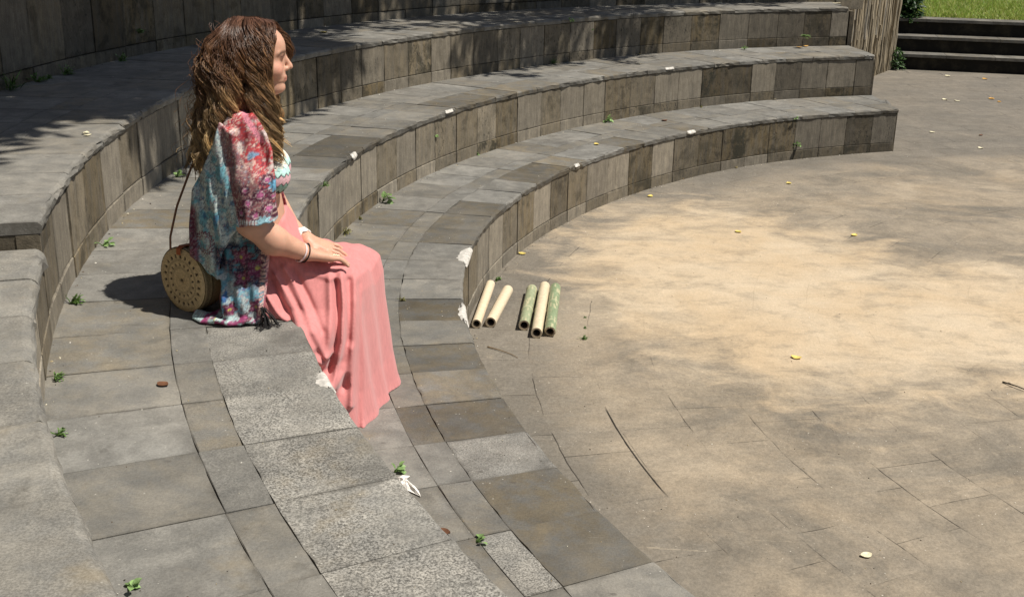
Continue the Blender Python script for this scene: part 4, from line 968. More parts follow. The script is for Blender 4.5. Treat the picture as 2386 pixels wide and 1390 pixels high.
# ------------------------------------------------------------------ rattan bag
def make_bag():
    al = math.radians(10); Fw = np.array((math.cos(al), math.sin(al), 0)); Lf = np.array((-math.sin(al), math.cos(al), 0)); O = np.array((-.79, 3.21, H2))
    root = empty('round_bag', (O+Fw*-.16+Lf*-.085).tolist(), 0, label='round woven rattan bag with brown strap standing on the seat behind the woman', cat='bag')
    nrm = -.70*Fw-.715*Lf; nrm /= np.linalg.norm(nrm); ex = np.cross((0, 0, 1.), nrm); ez = np.array((0, 0, 1.)); R = .0925; TH = .074
    c0 = ez*(R+.001)
    def w(r, a, d): return c0+(r*np.cos(a))[..., None]*ex+(r*np.sin(a))[..., None]*ez+np.asarray(d)[..., None]*nrm
    mat = attr_mat('rattan', .5, .22, 180, spec=.4)
    # front lid: coiled and pierced
    nr, na = 46, 144; r = np.linspace(.0005, R, nr); a = np.linspace(0, 2*pi, na, endpoint=False); RR, AA = np.meshgrid(r, a, indexing='ij')
    coil = .0012*np.abs(np.sin(RR*pi/.0046))+.0007*np.cos(AA*36+np.floor(RR/.0046)*pi)
    d = coil+.004*sstep(RR, R*.99, R*.86)
    col = np.tile(np.array((.54, .41, .225)), (nr, na, 1))*(.70+.5*np.abs(np.sin(RR*pi/.0046)))[..., None]
    hole = np.zeros_like(RR)
    for rc, nh, hw, ph in ((.071, 22, .0048, 0), (.047, 16, .0036, .1)):
        u = ((AA+ph)*nh/(2*pi)) % 1-.5; du = np.abs(u)*2*pi/nh*rc; hole = np.maximum(hole, sstep(du+np.maximum(0, (RR-rc))*.55, hw, hw*.6)*sstep(np.abs(RR-rc), hw*1.3, hw))
    for k, rc in enumerate((.058, .036)):
        m = np.exp(-((RR-rc)/.0035)**2); col = col*(1-.3*m[..., None])
    m = np.exp(-(RR/.004)**2); hole = np.maximum(hole, m)
    col = col*(1-hole[..., None])+np.array((.012, .008, .004))*hole[..., None]; d = d-.004*hole
    V = w(RR, AA, d).reshape(-1, 3); Fc = grid_faces(nr, na, False, True)
    m1 = MB(); m1.add(V, Fc, col.reshape(-1, 3)); m1.build('lid', mat, root, True)
    # drum: woven side with two raised rims
    ns, na = 40, 220; s = np.linspace(0, TH, ns); a = np.linspace(0, 2*pi, na, endpoint=False); SS, AA = np.meshgrid(s, a, indexing='ij')
    wv = .0009*np.cos(AA*110)*np.cos(SS*pi/.0042); RRr = R+wv+.0032*np.exp(-((SS-.004)/.006)**2)+.0024*np.exp(-((SS-.024)/.003)**2)-.004*sstep(SS, TH*.8, TH)
    col = np.tile(np.array((.58, .44, .235)), (ns, na, 1))*(.75+.4*(np.cos(AA*110)*np.cos(SS*pi/.0042)))[..., None]
    col = col*(1-.75*np.exp(-((SS-.0285)/.0012)**2))[..., None]*(.72+.28*sstep(SS, .02, .0))[..., None]
    V = w(RRr, AA, -SS).reshape(-1, 3); m2 = MB(); m2.add(V, grid_faces(ns, na, False, True), np.clip(col, .01, 1).reshape(-1, 3))
    back = w(np.full(na, R-.004), a, np.full(na, -TH)); m2.add(np.vstack([back, (c0-nrm*TH)[None]]), [(i, (i+1) % na, na) for i in range(na)], (.33, .22, .09))
    m2.build('drum', mat, root, True)
    # leather: strap and fastening tab
    lm = attr_mat('tan_leather', .45, .12, 120, spec=.5)
    def L(f, l, z): return O+Fw*f+Lf*l+np.array((0, 0, z))-np.array(root.location)
    P = [L(-.190, -.066, .178), L(-.188, -.064, .215), L(-.165, -.055, .30), L(-.125, -.045, .395), L(-.075, -.02, .50), L(-.03, .03, .58)]
    Pt = np.array(P); tt = np.linspace(0, 5, 40); Pi = np.stack([np.interp(tt, range(6), Pt[:, k]) for k in range(3)], 1)
    m3 = MB(); V, Fc = tube(Pi, .0032, 8); m3.add(V, Fc, (.19, .088, .046)); m3.build('strap', lm, root, True)
    P = [c0+ez*(R+.005)-nrm*.055+ex*.006, c0+ez*(R+.0065)-nrm*.03, c0+ez*(R+.008)-nrm*.004, c0+ez*(R+.002)+nrm*.008, c0+ez*(R-.014)+nrm*.009]
    m4 = MB(); Pt = np.array(P); side = ex*.009
    V = np.vstack([np.vstack([p-side, p+side]) for p in Pt]+[np.vstack([p-side, p+side])-ez*.0025 for p in Pt]); k = len(Pt); fs = []
    for i in range(k-1):
        fs += [(2*i, 2*i+1, 2*i+3, 2*i+2), (2*k+2*i, 2*k+2*i+2, 2*k+2*i+3, 2*k+2*i+1), (2*i, 2*i+2, 2*k+2*i+2, 2*k+2*i), (2*i+1, 2*k+2*i+1, 2*k+2*i+3, 2*i+3)]
    fs += [(0, 2*k, 2*k+1, 1), (2*k-2, 2*k-1, 4*k-1, 4*k-2)]
    m4.add(V, fs, (.34, .085, .020)); m4.build('leather_tab', lm, root)
make_bag()

# ------------------------------------------------------------------ bamboo tubes
def make_bamboo(p0, p1, r, green, nodes, label, broken=False):
    p0 = np.array(p0); p1 = np.array(p1); L = np.linalg.norm(p1-p0)
    root = empty('bamboo_tube', ((p0+p1)/2).tolist(), math.atan2(p1[1]-p0[1], p1[0]-p0[0]), label=label, cat='bamboo', group='cut bamboo tubes on the plaza')
    ns, na = 90, 28; s = np.linspace(-L/2, L/2, ns); a = np.linspace(0, 2*pi, na, endpoint=False); S, A = np.meshgrid(s, a, indexing='ij')
    R = r*(1+.02*np.sin(S*9)); ringm = np.zeros_like(S)
    for q in nodes:
        x = (q-.5)*L; R = R+r*.10*np.exp(-((S-x)/.0045)**2)-r*.05*np.exp(-((S-x-.009)/.006)**2); ringm = np.maximum(ringm, np.exp(-((S-x)/.006)**2))
    R = R*np.where(S < -L/2+.004, .97, 1)
    nz = fbm(S*16+green*7, A*3.2+p0[0]*40); nz2 = fbm(S*50, A*2.5+9)
    pale = np.array((.68, .57, .40)); pink = np.array((.74, .56, .40)); gr = np.array((.125, .175, .085)); gr2 = np.array((.28, .36, .21))
    col = pale*(1-sstep(nz, .5, .7)[..., None]*.5)+pink*sstep(nz, .5, .7)[..., None]*.5
    if green > 0:
        g = gr*(1-nz2[..., None])+gr2*nz2[..., None]; pt = sstep(nz, .62, .70)[..., None]; g = g*(1-pt)+np.array((.46, .44, .27))*pt
        col = col*(1-green)+g*green
    col = col*(1-.6*ringm[..., None])+np.array((.62, .56, .36))*.6*ringm[..., None]
    x0 = S.copy()
    if broken: x0[0] = x0[0]+.020*np.clip(np.cos(a+.9), 0, 1)**1.5+.004*np.random.RandomState(2).rand(na)
    if broken: x0 = np.maximum.accumulate(np.where(np.arange(ns)[:, None] < 9, np.maximum(x0, x0[0]), x0), 0)
    V = np.stack([x0, R*np.cos(A), R*np.sin(A)+r], -1).reshape(-1, 3)
    m = MB(); m.add(V, [q[::-1] for q in grid_faces(ns, na, False, True)], col.reshape(-1, 3)); m.build('culm', BAM, root, True)
    # bore and cut ends
    e = MB(); ri = r*.66
    rows = []
    for (x, rr) in ((x0[0], R[0]), (x0[0]+.0005, np.full(na, ri)), (np.full(na, -L/2+.10), np.full(na, ri*.96)), (np.full(na, -L/2+.102), np.full(na, .0005))): rows.append(np.stack([x, rr*np.cos(a), rr*np.sin(a)+r], -1))
    cc = np.vstack([np.tile((.52, .43, .30), (na, 1)), np.tile((.30, .235, .16), (na, 1)), np.tile((.05, .036, .02), (na, 1)), np.tile((.03, .02, .012), (na, 1))])
    e.add(np.vstack(rows), grid_faces(4, na, False, True), cc)
    e.build('cut_end', BAM, root); e = MB()
    rows = [np.stack([x0[-1], R[-1]*np.cos(a), R[-1]*np.sin(a)+r], -1), np.stack([x0[-1]-.0004, ri*np.cos(a), ri*np.sin(a)+r], -1), np.stack([x0[-1]-.06, ri*np.cos(a), ri*np.sin(a)+r], -1), np.stack([x0[-1]-.061, 0*a, 0*a+r], -1)]
    e.add(np.vstack(rows), [q[::-1] for q in grid_faces(4, na, False, True)], cc); e.build('cut_end', BAM, root)
BAM = attr_mat('bamboo_skin', .42, .12, 90, spec=.45)
for spec in BAMBOO: make_bamboo(*spec)

# ------------------------------------------------------------------ right background: slate wall, steps, lawn, shrub
SB = np.array((4.603, 14.272)); SD = np.array((.9764, -.2160)); SN = np.array((.2160, .9764))
def sp(s, n, z): q = SB+SD*s+SN*n; return (q[0], q[1], z)
def make_slate_wall():
    root = empty('slate_wall', label='rough wall of upright thin slate at the end of the seating, beside the dark steps', cat='wall')
    a = np.array((3.02, 11.70)); b = np.array((4.60, 14.26)); L = np.linalg.norm(b-a); u = (b-a)/L; nn = np.array((u[1], -u[0]))
    r = np.random.RandomState(4); m = MB(); x = 0
    while x < L:
        w_ = r.uniform(.010, .038); z = 0
        tone = np.array([(.30, .24, .155), (.22, .185, .13), (.37, .31, .215), (.25, .235, .21), (.14, .115, .08)][r.choice(5, p=[.34, .22, .2, .14, .10])])
        while z < 3.0:
            hh = r.uniform(.35, 1.3); dep = r.uniform(-.008, .009)*(1+2.2*(r.rand() < .12)); x1 = min(x+w_*r.uniform(.85, 1.05), L+.03); zs = np.linspace(z, min(z+hh, 3.05), 7)
            V = []
            for k, zz in enumerate(zs):
                ln = .055*zz*sstep(np.array(x/L), .85, 1.)+r.normal(0, .0022); dd = dep+r.normal(0, .003)
                for (xx, d0) in ((x+ln, -.08), (x+ln+.002, dd), (x1+ln-.002, dd+r.normal(0, .003)), (x1+ln, -.08)):
                    q = a+u*xx+nn*d0; V.append((q[0], q[1], zz))
            Fc = [f[::-1] for f in grid_faces(7, 4, False, True)]+[(0, 1, 2, 3), (27, 26, 25, 24)]
            m.add(np.array(V), Fc, (tone*.6+np.array((.27, .225, .155))*.4)*r.uniform(.78, 1.2)); z += hh
        x += w_
    n = NT('slate'); P = n.coord(); st = n.noise(n.scale(P, (24, 24, 2.0)), 2, 6, .7); c = n.mul(n.attr('slab').outputs['Color'], n.ramp(st, .3, .7, .62, 1.3)); n.color(c); n.b.inputs['Roughness'].default_value = .8
    n.bump(st, .6, .02); m.build('slate_facing', n.m, root)
    k = MB(); V = []
    for zz in (0, 3.05):
        for (xx, d0) in ((-.02, -.55), (-.02, -.05), (L, -.05), (L, -.55)): q = a+u*xx+nn*d0; V.append((q[0], q[1], zz))
    k.add(np.array(V), [(0, 1, 2, 3), (7, 6, 5, 4), (0, 4, 5, 1), (1, 5, 6, 2), (2, 6, 7, 3), (3, 7, 4, 0)]); k.build('core', M_DIRT, root)
make_slate_wall()
def make_steps():
    root = empty('stone_steps', label='three dark stone steps leading up from the plaza to the lawn', cat='steps')
    dark = NT('shaded_black_stone'); P = dark.coord(); f = dark.noise(P, 5, 6, .7); dark.color(dark.mix(dark.ramp(f, .45, .72), (.020, .018, .015), (.050, .043, .030))); dark.b.inputs['Roughness'].default_value = .9; dark.b.inputs['Specular IOR Level'].default_value = .1  # dark stone of the risers, with their shade painted into the colour
    for k in range(3):
        m = MB(); z0, z1 = .187*k, .187*(k+1); n0 = .29*k
        def box(s0, s1, q0, q1, za, zb, c):
            V = [sp(s, q, z) for z in (za, zb) for (s, q) in ((s0, q0), (s1, q0), (s1, q1), (s0, q1))]
            m.add(np.array(V), [(3, 2, 1, 0), (4, 5, 6, 7), (0, 1, 5, 4), (1, 2, 6, 5), (2, 3, 7, 6), (3, 0, 4, 7)], c)
        s = -.15
        t = MB()
        while s < 4.5:
            e = s+rng.uniform(.5, .8); V = [sp(a_, b_, c_) for c_ in (z1-.035, z1) for (a_, b_) in ((s+.002, n0-.045), (e-.002, n0-.045), (e-.002, n0+.33), (s+.002, n0+.33))]
            t.add(np.array(V), [(3, 2, 1, 0), (4, 5, 6, 7), (0, 1, 5, 4), (1, 2, 6, 5), (2, 3, 7, 6), (3, 0, 4, 7)], (rng.uniform(.8, 1.05), rng.uniform(.2, .7), .1)); s = e
        box(-.15, 4.5, n0, n0+.34, z0-.01, z1-.037, (1, 1, 1))
        stp = m.build('step', dark.m, root); t.build('tread', M_TREAD, stp)
make_steps()

def leaf_quad(mb, p, d, up, L, W, c, bend=.2):
    """one leaf: pointed blade with a folded midrib"""
    p = np.array(p, float); d = np.array(d, float); d /= np.linalg.norm(d)+1e-9; sd = np.cross(d, up); sd /= np.linalg.norm(sd)+1e-9; un = np.cross(sd, d)
    V = [p]
    for t, w in ((.25, .75), (.55, 1.), (.82, .6)):
        q = p+d*L*t-un*bend*L*t*t
        V += [q+sd*W*.5*w+un*W*.12, q, q-sd*W*.5*w+un*W*.12]
    V.append(p+d*L-un*bend*L)
    Fc = [(0, 1, 2), (0, 2, 3), (1, 4, 5, 2), (2, 5, 6, 3), (4, 7, 8, 5), (5, 8, 9, 6), (7, 10, 8), (8, 10, 9)]
    mb.add(np.array(V), Fc, c)
LEAF = attr_mat('leaf_green', .5, .2, 60, spec=.4, trans=.3)
def make_lawn():
    n = NT('lawn_soil'); P = n.coord(); f = n.noise(P, 3, 5); n.color(n.mix(n.ramp(f, .3, .7), (.09, .12, .02), (.19, .19, .05)))
    V = [sp(s, q, .555+.012*q*(q > 1)) for q in (.85, 3, 8, 40) for s in (-.4, 6, 30)]
    tag(mesh_obj('lawn', V, grid_faces(4, 3)[0:6], n.m), kind='structure')
    r = np.random.RandomState(9); mb = MB()
    for i in range(15000):
        s = r.uniform(-.2, 2.6); q = .86+2.9*r.rand()**1.2; b = np.array(sp(s, q, .553+.012*q*(q > 1))); hgt = r.uniform(.03, .085); dr = r.normal(0, .035, 2); w_ = r.uniform(.002, .0045); an = r.uniform(0, pi)
        sx = np.array((math.cos(an)*w_, math.sin(an)*w_, 0)); m_ = b+np.array((dr[0]*.4, dr[1]*.4, hgt*.6)); t_ = b+np.array((dr[0], dr[1], hgt))
        c = np.array((.25, .36, .05)) if r.rand() < .68 else np.array((.42, .42, .12)); c = c*r.uniform(.6, 1.3)
        mb.add(np.array([b-sx, b+sx, m_+sx*.7, m_-sx*.7, t_]), [(0, 1, 2, 3), (3, 2, 4)], c)
    tag(mb.build('grass', LEAF), kind='stuff')
make_lawn()
def make_shrub(name, label, cat, c, rad, n_, L, W, cols, seed, stem=True, group=None):
    r = np.random.RandomState(seed); root = empty(name, tuple(c), label=label, cat=cat)
    if group: root['group'] = group
    mb = MB(); st = MB()
    for i in range(n_):
        v = r.normal(0, 1, 3); v /= np.linalg.norm(v); rr = r.rand()**.45; p = v*np.array(rad)*rr; p[2] = abs(p[2])+.02
        d = v+np.array((0, 0, .2))+r.normal(0, .5, 3); leaf_quad(mb, p, d, np.array((0, 0, 1.))+r.normal(0, .3, 3), L*r.uniform(.6, 1.2), W*r.uniform(.7, 1.2), np.array(cols[r.randint(len(cols))])*r.uniform(.6, 1.4), r.uniform(0, .5))
    for i in range(max(3, n_//60)):
        e = r.normal(0, .45, 3)*np.array(rad); e[2] = abs(e[2])+rad[2]*.4; V, Fc = tube([(0, 0, 0), e*.5+r.normal(0, .02, 3)*rad[0], e], [.006, .004, .002], 5); st.add(V, Fc, (.06, .045, .025))
    mb.build('foliage', LEAF, root); st.build('stem', LEAF, root)
make_shrub('shrub', 'dark green leafy shrub beside the top of the dark steps', 'shrub', sp(.12, .78, .54), (.20, .22, .46), 900, .095, .042, [(.035, .075, .018), (.05, .10, .03), (.02, .05, .015)], 3)
make_shrub('trailing_plant', 'small green plant hanging over the edge of the top dark step', 'plant', sp(.20, .56, .50), (.08, .05, .10), 60, .05, .022, [(.07, .14, .04), (.04, .09, .02)], 4)
make_shrub('trailing_plant', 'green creeper at the foot of the slate wall beside the lowest dark step', 'plant', sp(.02, -.10, 0.0), (.10, .08, .26), 190, .045, .026, [(.05, .11, .03), (.09, .17, .05), (.03, .06, .02)], 5)

# ------------------------------------------------------------------ trees beside the amphitheatre whose crowns shade the top tier
BARK = simple_mat('bark', (.10, .08, .06), .9, .4, 20)
def make_tree(name, label, base, tops, clumps, seed, leaf=.09, per=150):
    r = np.random.RandomState(seed); root = empty(name, tuple(base), label=label, cat='tree'); base = np.array(base, float)
    tr = MB(); top = np.array(tops, float)-base; Pm = [np.zeros(3), top*np.array((.25, .25, .5)), top]
    t = np.linspace(0, 1, 12)[:, None]; P = (1-t)**2*Pm[0]+2*t*(1-t)*Pm[1]+t**2*Pm[2]
    V, Fc = tube(P, np.linspace(.24, .11, 12), 10); tr.add(V, Fc); tk = tr.build('trunk', BARK, root, True)
    lm = MB(); cr = MB(); cl = np.array(clumps)[:, :3]-base
    k = max(3, len(cl)//14); cen = cl[r.choice(len(cl), k, replace=False), :3]
    for _ in range(6):
        a = np.argmin(((cl[:, None, :3]-cen[None])**2).sum(2), 1); cen = np.array([cl[a == i].mean(0) if (a == i).any() else cen[i] for i in range(k)])
    for i in range(k):
        if not (a == i).any(): continue
        e = cen[i]+np.array((0, 0, .25)); m_ = (top+e)/2+np.array((0, 0, .5)); P = (1-t)**2*top+2*t*(1-t)*m_+t**2*e; V, Fc = tube(P, np.linspace(.09, .035, 12), 7); lm.add(V, Fc)
        for q in cl[a == i]:
            V, Fc = tube([e, (e+q[:3])/2+np.array((0, 0, .12)), q[:3]], [.028, .016, .006], 5); lm.add(V, Fc)
    lm.build('limb', BARK, root, True)
    for q in clumps:
        c = np.array(q[:3])-base; rad = q[3]
        for _ in range(int(per*(rad/.3)**2)+8):
            v = r.normal(0, 1, 3); v /= np.linalg.norm(v); p = c+v*rad*r.rand()**.5*np.array((1, 1, .75))
            leaf_quad(cr, p, r.normal(0, 1, 3)+np.array((0, 0, -.4)), np.array((0, 0, 1.))+r.normal(0, .5, 3), leaf*r.uniform(.7, 1.3), leaf*.5*r.uniform(.7, 1.2), np.array((.05, .11, .025))*r.uniform(.6, 1.6), .2)
    cr.build('crown', LEAF, root)
S_ = np.array(SUN); rs = np.random.RandomState(21)
def over(pts, lo, hi, rad, keep=1.):
    out = []
    for p in pts:
        if rs.rand() > keep: continue
        out.append((*(np.array(p)+S_*rs.uniform(lo, hi)).tolist(), rad*rs.uniform(.75, 1.15)))
    return out
def tier_pts(r0, r1, a0, a1, z, dr, da):
    return [pol(r+rs.normal(0, dr*.15), a+rs.normal(0, da*.15), z) for r in np.arange(r0, r1+1e-6, dr) for a in np.arange(a0, a1+1e-6, da)]
SH_A = over(tier_pts(6.18, 6.8, 158, 180.5, H3, .20, 2.2), 3.4, 5.0, .29)+over(tier_pts(6.56, 6.8, 181, 197, H3, .20, 2.2), 3.4, 5.0, .27)+over([pol(R4-.02, a, z) for a in np.arange(150, 197, 2.4) for z in (1.1, 1.4, 1.7)], 3.4, 5.2, .25, .86)
SH_B = over(tier_pts(6.14, 6.75, 124.5, 142, H3, .26, 2.6), 3.8, 5.6, .26)+over(tier_pts(6.45, 6.75, 143, 157, H3, .24, 2.6), 3.8, 5.6, .21, .62)+over(tier_pts(6.55, 6.8, 112, 124, H3, .22, 2.6), 3.8, 5.6, .22, .6)+over([pol(R4-.02, a, z) for a in np.arange(108, 150, 2.4) for z in (1.1, 1.5)], 3.6, 5.4, .24, .8)+over([pol(R3-.01, a, z) for a in np.arange(127, 149, 2.) for z in (.74, .92)], 3.4, 4.6, .15, .42)+over(tier_pts(5.78, 6.0, 131, 146, H2, .2, 2.8), 3.4, 4.4, .12, .38)
make_tree('shade_tree', 'leafy tree rising behind the back wall on the left', (-3.4, 7.2, 0), (-1.6, 6.4, 5.6), SH_A, 31, .12, 200)
make_tree('shade_tree', 'leafy tree rising behind the back wall on the right', (-.6, 11.4, 0), (1.0, 10.0, 6.2), SH_B, 32)
h_ = mesh_obj('upper_terrace', [pol(r, a, WALL_TOP-.12) for r in (R4+.38, 30) for a in np.arange(112, 233, 3)], grid_faces(2, len(np.arange(112, 233, 3))), simple_mat('terrace_soil', (.09, .085, .04), .95, .4, 6)); tag(h_, kind='structure')
# ------------------------------------------------------------------ weeds in the joints, fallen leaves, stains
def weed(pos, out, size, kind, label, seed):
    """a small plant growing from a joint: leaves on short stems, leaning along `out`"""
    r = np.random.RandomState(seed); nm = {'broad': 'broadleaf_weed', 'herb': 'small_weed', 'grass': 'grass_tuft', 'fern': 'fern', 'dry': 'dry_weed'}[kind]
    root = empty(nm, tuple(pos), label=label, cat='plant' if kind != 'grass' else 'grass tuft', group='weeds growing in the joints of the stone')
    lf, st = MB(), MB(); out = np.array((*out, 0.)); out /= np.linalg.norm(out)+1e-9
    bright = np.array((.27, .42, .15)); mid = np.array((.13, .23, .055)); dk = np.array((.05, .11, .03)); dryc = np.array((.36, .34, .13))
    if kind == 'grass':
        for i in range(46):
            d = r.normal(0, .5, 3)+out*.4+np.array((0, 0, .9)); L = size*r.uniform(.4, 1.1); d /= np.linalg.norm(d); b = r.normal(0, size*.16, 3)*np.array((1, 1, 0)); leaf_quad(lf, b, d, np.array((.3, .2, 1.)), L, size*.05, (mid if r.rand() < .7 else dk)*r.uniform(.6, 1.3), .45)
        V, Fc = tube([(0, 0, 0), (0, 0, size*.2)], [.003, .002], 5); st.add(V, Fc, dk)
    elif kind == 'fern':
        for i in range(7):
            d = out*.9+np.array((r.normal(0, .8), r.normal(0, .3), r.uniform(.2, 1.))); d /= np.linalg.norm(d); L = size*r.uniform(.7, 1.1); t = np.linspace(0, 1, 9)[:, None]; P = d*L*t-np.array((0, 0, 1.))*L*.35*t**2
            V, Fc = tube(P, .0016, 4); st.add(V, Fc, mid)
            sd = np.cross(d, (0, 0, 1.)); sd /= np.linalg.norm(sd)+1e-9
            for k in range(1, 9):
                for s_ in (-1, 1): leaf_quad(lf, P[k], sd*s_+d*.4, np.array((0, 0, 1.)), size*.22*(1.1-k/12), size*.075, bright*r.uniform(.55, 1.0), .2)
    else:
        nl = {'broad': 9, 'herb': 22, 'dry': 26}[kind]
        for i in range(nl):
            d = out*.7+np.array((r.normal(0, .6), r.normal(0, .6), r.uniform(.1, 1.1))); d /= np.linalg.norm(d); L = size*r.uniform(.3, .8); P = np.array([(0, 0, 0), d*L*.5+np.array((0, 0, L*.1)), d*L])
            V, Fc = tube(P, [.0018, .0014, .001], 4); st.add(V, Fc, mid*.8 if kind != 'dry' else dryc*.6)
            w = {'broad': .62, 'herb': .30, 'dry': .16}[kind]; c = {'broad': bright, 'herb': mid if r.rand() < .6 else bright, 'dry': dryc}[kind]
            for _ in range({'broad': 1, 'herb': 2, 'dry': 2}[kind]): leaf_quad(lf, P[-1]*r.uniform(.7, 1), d+r.normal(0, .35, 3), np.array((0, 0, 1.))+r.normal(0, .3, 3), size*w*r.uniform(.8, 1.2), size*w*(.8 if kind == 'broad' else .5), c*r.uniform(.6, 1.15), .35)
    lf.build('leaf_cluster', LEAF, root); st.build('stem', LEAF, root)
def inward(p):
    d = np.array((CX-p[0], CY-p[1])); return d/np.linalg.norm(d)
for i, (p, size, kind, label) in enumerate(WEEDS):
    weed(p, inward(p), size, kind, label, 100+i)
LEAFM = attr_mat('fallen_leaf', .55, .25, 90, trans=.15)
def fallen(p, size, colr, label, seed, curl=.22, nm='fallen_leaf', cat='leaf', group='fallen leaves on the stone'):
    r = np.random.RandomState(seed); n = 9; a = r.uniform(0, 2*pi); V = []; 
    for i in range(n):
        t = i/(n-1); w = size*.40*math.sin(pi*min(1, t*.93+.05))**.8
        for s_ in (-1, 0, 1):
            x = (t-.5)*size; y = s_*w; z = .004+curl*size*((t-.5)**2*1.3+abs(s_)*.22*(1+.5*math.sin(5*t+seed)))
            V.append((x*math.cos(a)-y*math.sin(a), x*math.sin(a)+y*math.cos(a), z))
    V += [(x, y, z-.0012) for x, y, z in V]; F1 = grid_faces(n, 3); k = 3*n
    Fc = F1+[tuple(q+k for q in f[::-1]) for f in F1]+[(i*3, i*3+k, i*3+3+k, i*3+3) for i in range(n-1)]+[(i*3+2, i*3+5, i*3+5+k, i*3+2+k) for i in range(n-1)]
    m = MB(); m.add(np.array(V), Fc, np.array(colr)*r.uniform(.85, 1.15)); o = m.build(nm, LEAFM); o.location = p; tag(o, label, cat, group)
YEL, PALE, ORG, BRN = (.70, .56, .16), (.74, .68, .48), (.62, .36, .10), (.16, .075, .04)
for i, (p, size, c, label) in enumerate(LEAVES):
    fallen(p, size, {'y': YEL, 'p': PALE, 'o': ORG, 'b': BRN}[c], label, 300+i)
def twig(P, r0, label, colr, nm='twig'):
    m = MB()
    for line, rr in P:
        V, Fc = tube(line, np.linspace(rr, rr*.4, len(line)), 5); m.add(V, Fc, colr)
    o = m.build(nm, attr_mat(nm+'_bark', .9)); tag(o, label, 'twig' if nm == 'twig' else 'stem')
twig([([(1.985, 4.30, .004), (2.02, 4.24, .010), (2.09, 4.14, .005)], .0035), ([(2.01, 4.255, .008), (1.985, 4.25, .022)], .0022)], .005, 'dark forked twig lying on the plaza at its right edge', (.03, .024, .018))
twig([([(-.10, 4.58, .004), (-.05, 4.54, .006), (.0, 4.50, .004), (.03, 4.46, .003)], .0026)], .003, 'thin pale twig on the plaza below the bamboo tubes', (.20, .13, .06))
# scrap of white paper or cloth on the seat edge
def scrap():
    r = np.random.RandomState(8); P = [(-.295, 2.735), (-.283, 2.752), (-.262, 2.748), (-.268, 2.735), (-.279, 2.728), (-.262, 2.712), (-.245, 2.692), (-.232, 2.665), (-.224, 2.636), (-.238, 2.648), (-.262, 2.668), (-.283, 2.676), (-.300, 2.672), (-.313, 2.680), (-.301, 2.688), (-.284, 2.694), (-.292, 2.712)]
    c = np.mean(P, 0); ring = [np.array(P), c+(np.array(P)-c)*.6, c+(np.array(P)-c)*.2]; n = len(P); V = []
    for k, R_ in enumerate(ring): V += [(x, y, .0042+H1+(0, .012, .016)[k]*abs(math.sin(i*1.3+k))) for i, (x, y) in enumerate(R_)]
    Fc = grid_faces(3, n, False, True)+[tuple(range(2*n, 3*n))]
    m = MB(); m.add(np.array(V), Fc, (.80, .76, .70)); V2 = np.array(V)-np.array((0, 0, .001)); m.add(V2, [f[::-1] for f in Fc], (.78, .74, .68))
    o = m.build('paper_scrap', attr_mat('white_paper', .8, .1), smooth=False); tag(o, 'crumpled white scrap lying on the lowest seat near the edge in front', 'scrap')
scrap()
# old white mortar smears on the stone edges: thin raised patches that belong to the tiers
SM = attr_mat('white_mortar', .85, .3, 60)
def smear(tier, t, R, z, a0, a1, depth, down, seed, colr=(.50, .475, .43)):
    r = np.random.RandomState(seed); n = 16; A = np.linspace(a0, a1, n); m = MB(); rr = float(dR(t, (a0+a1)/2)); b = .012
    V = []; rows = 7
    for i, a in enumerate(A):
        e = math.sin(pi*(i+.3)/(n-.4))**.6; dep = depth*e*r.uniform(.72, 1.08); dn = down*e*r.uniform(.75, 1.1)
        prof = [(R+dep, z), (R+dep*.5, z), (R+b, z), (R+b*.35, z-b*.3), (R-.003, z-b), (R-.004, z-b-dn*.5), (R-.004, z-b-dn)]
        for k, (q, zz) in enumerate(prof):
            s = .0025 if 0 < k < rows-1 and 0 < i < n-1 else -.0015
            V.append(pol(q+rr-.006-(s if k > 2 else 0), a, zz+(s if k <= 3 else 0)))
    m.add(np.array(V), [f[::-1] for f in grid_faces(n, rows)], colr); m.build('mortar_smear', SM, tier, True)
TIERS = [o for o in bpy.data.objects if o.name.startswith('stone_seating_tier')]
TIERS.sort(key=lambda o: o.name)
for (k, a0, a1, dep, dn, sd) in SMEARS:
    R_ = (R1, R2, R3)[k-1]; smear(TIERS[k-1], k, R_, (H1, H2, H3)[k-1], a0, a1, dep, dn, sd)
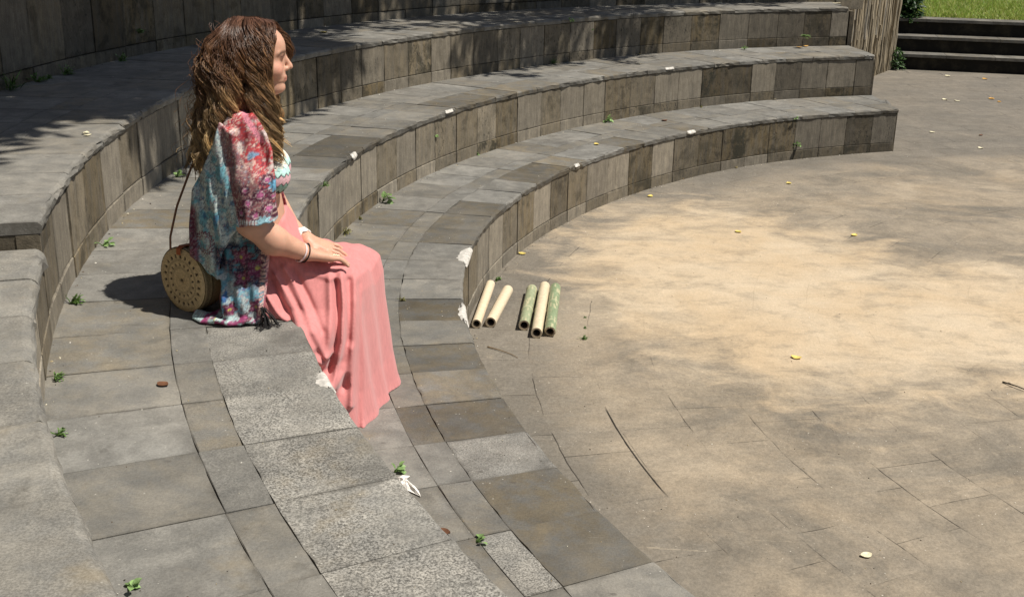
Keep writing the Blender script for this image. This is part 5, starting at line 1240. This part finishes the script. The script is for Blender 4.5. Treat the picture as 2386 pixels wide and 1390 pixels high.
# rough stone at the cut end of the tiers
def rock():
    bm = bmesh.new(); bmesh.ops.create_icosphere(bm, subdivisions=4, radius=1); V = np.array([v.co for v in bm.verts]); fs = [[v.index for v in f.verts] for f in bm.faces]; bm.free()
    V = V*(1+.25*(fbm(V[:, 0]*2+7, V[:, 1]*2+V[:, 2]*1.7)-.5))[:, None]*np.array((.075, .10, .14)); m = MB(); m.add(V, fs, (.95, .2, .6), V[:, :2]); o = m.build('rock', M_TREAD, None, False); o.location = (3.07, 9.62, .30-.2); o.scale = (1, 1, 1.6)
    tag(o, 'small rough grey rock at the cut end of the middle seating tier', 'rock')
rock()
# crumbs of leaf litter and grit, too many to count
def litter():
    r = np.random.RandomState(17); m = MB()
    def crumb(p, s, c):
        a = r.uniform(0, 6.28); u = np.array((math.cos(a), math.sin(a), 0)); v = np.array((-u[1], u[0], 0)); V = [p+u*s, p+v*s*.6, p-u*s*.8, p-v*s*.5, p+np.array((0, 0, s*.6))]
        m.add(np.array(V), [(0, 1, 4), (1, 2, 4), (2, 3, 4), (3, 0, 4)], c)
    cols = [(.6, .55, .42), (.45, .36, .2), (.10, .07, .045), (.05, .04, .03), (.7, .66, .58)]
    for _ in range(900):
        x, y = r.uniform(-.3, 3.6), r.uniform(2.3, 9.5)
        if math.hypot(x-CX, y-CY) > R1-.05 and x < 3.05: continue
        crumb(np.array((x, y, .001)), r.uniform(.0015, .0045), cols[r.randint(5)])
    for (R_, t, zz, n_) in ((R1, 1, 0, 170), (R2, 2, H1, 150), (R3, 3, H2, 150), (R4, 4, H3, 80)):
        for _ in range(n_): crumb(pol(R_-abs(r.normal(0, .02))-.006+float(dR(t, 160)), r.uniform(108, 205), zz+.001), r.uniform(.002, .006), cols[r.randint(5)])
    for (ra, rb, zz, n_) in ((R1+.02, R2-.03, H1, 260), (R2+.02, R3-.03, H2, 260), (R3+.02, R4-.03, H3, 120)):
        for _ in range(n_): crumb(pol(r.uniform(ra, rb), r.uniform(108, 212), zz+.001), r.uniform(.0015, .0035), cols[r.randint(5)])
    tag(m.build('leaf_litter', LEAFM), kind='stuff')
litter()
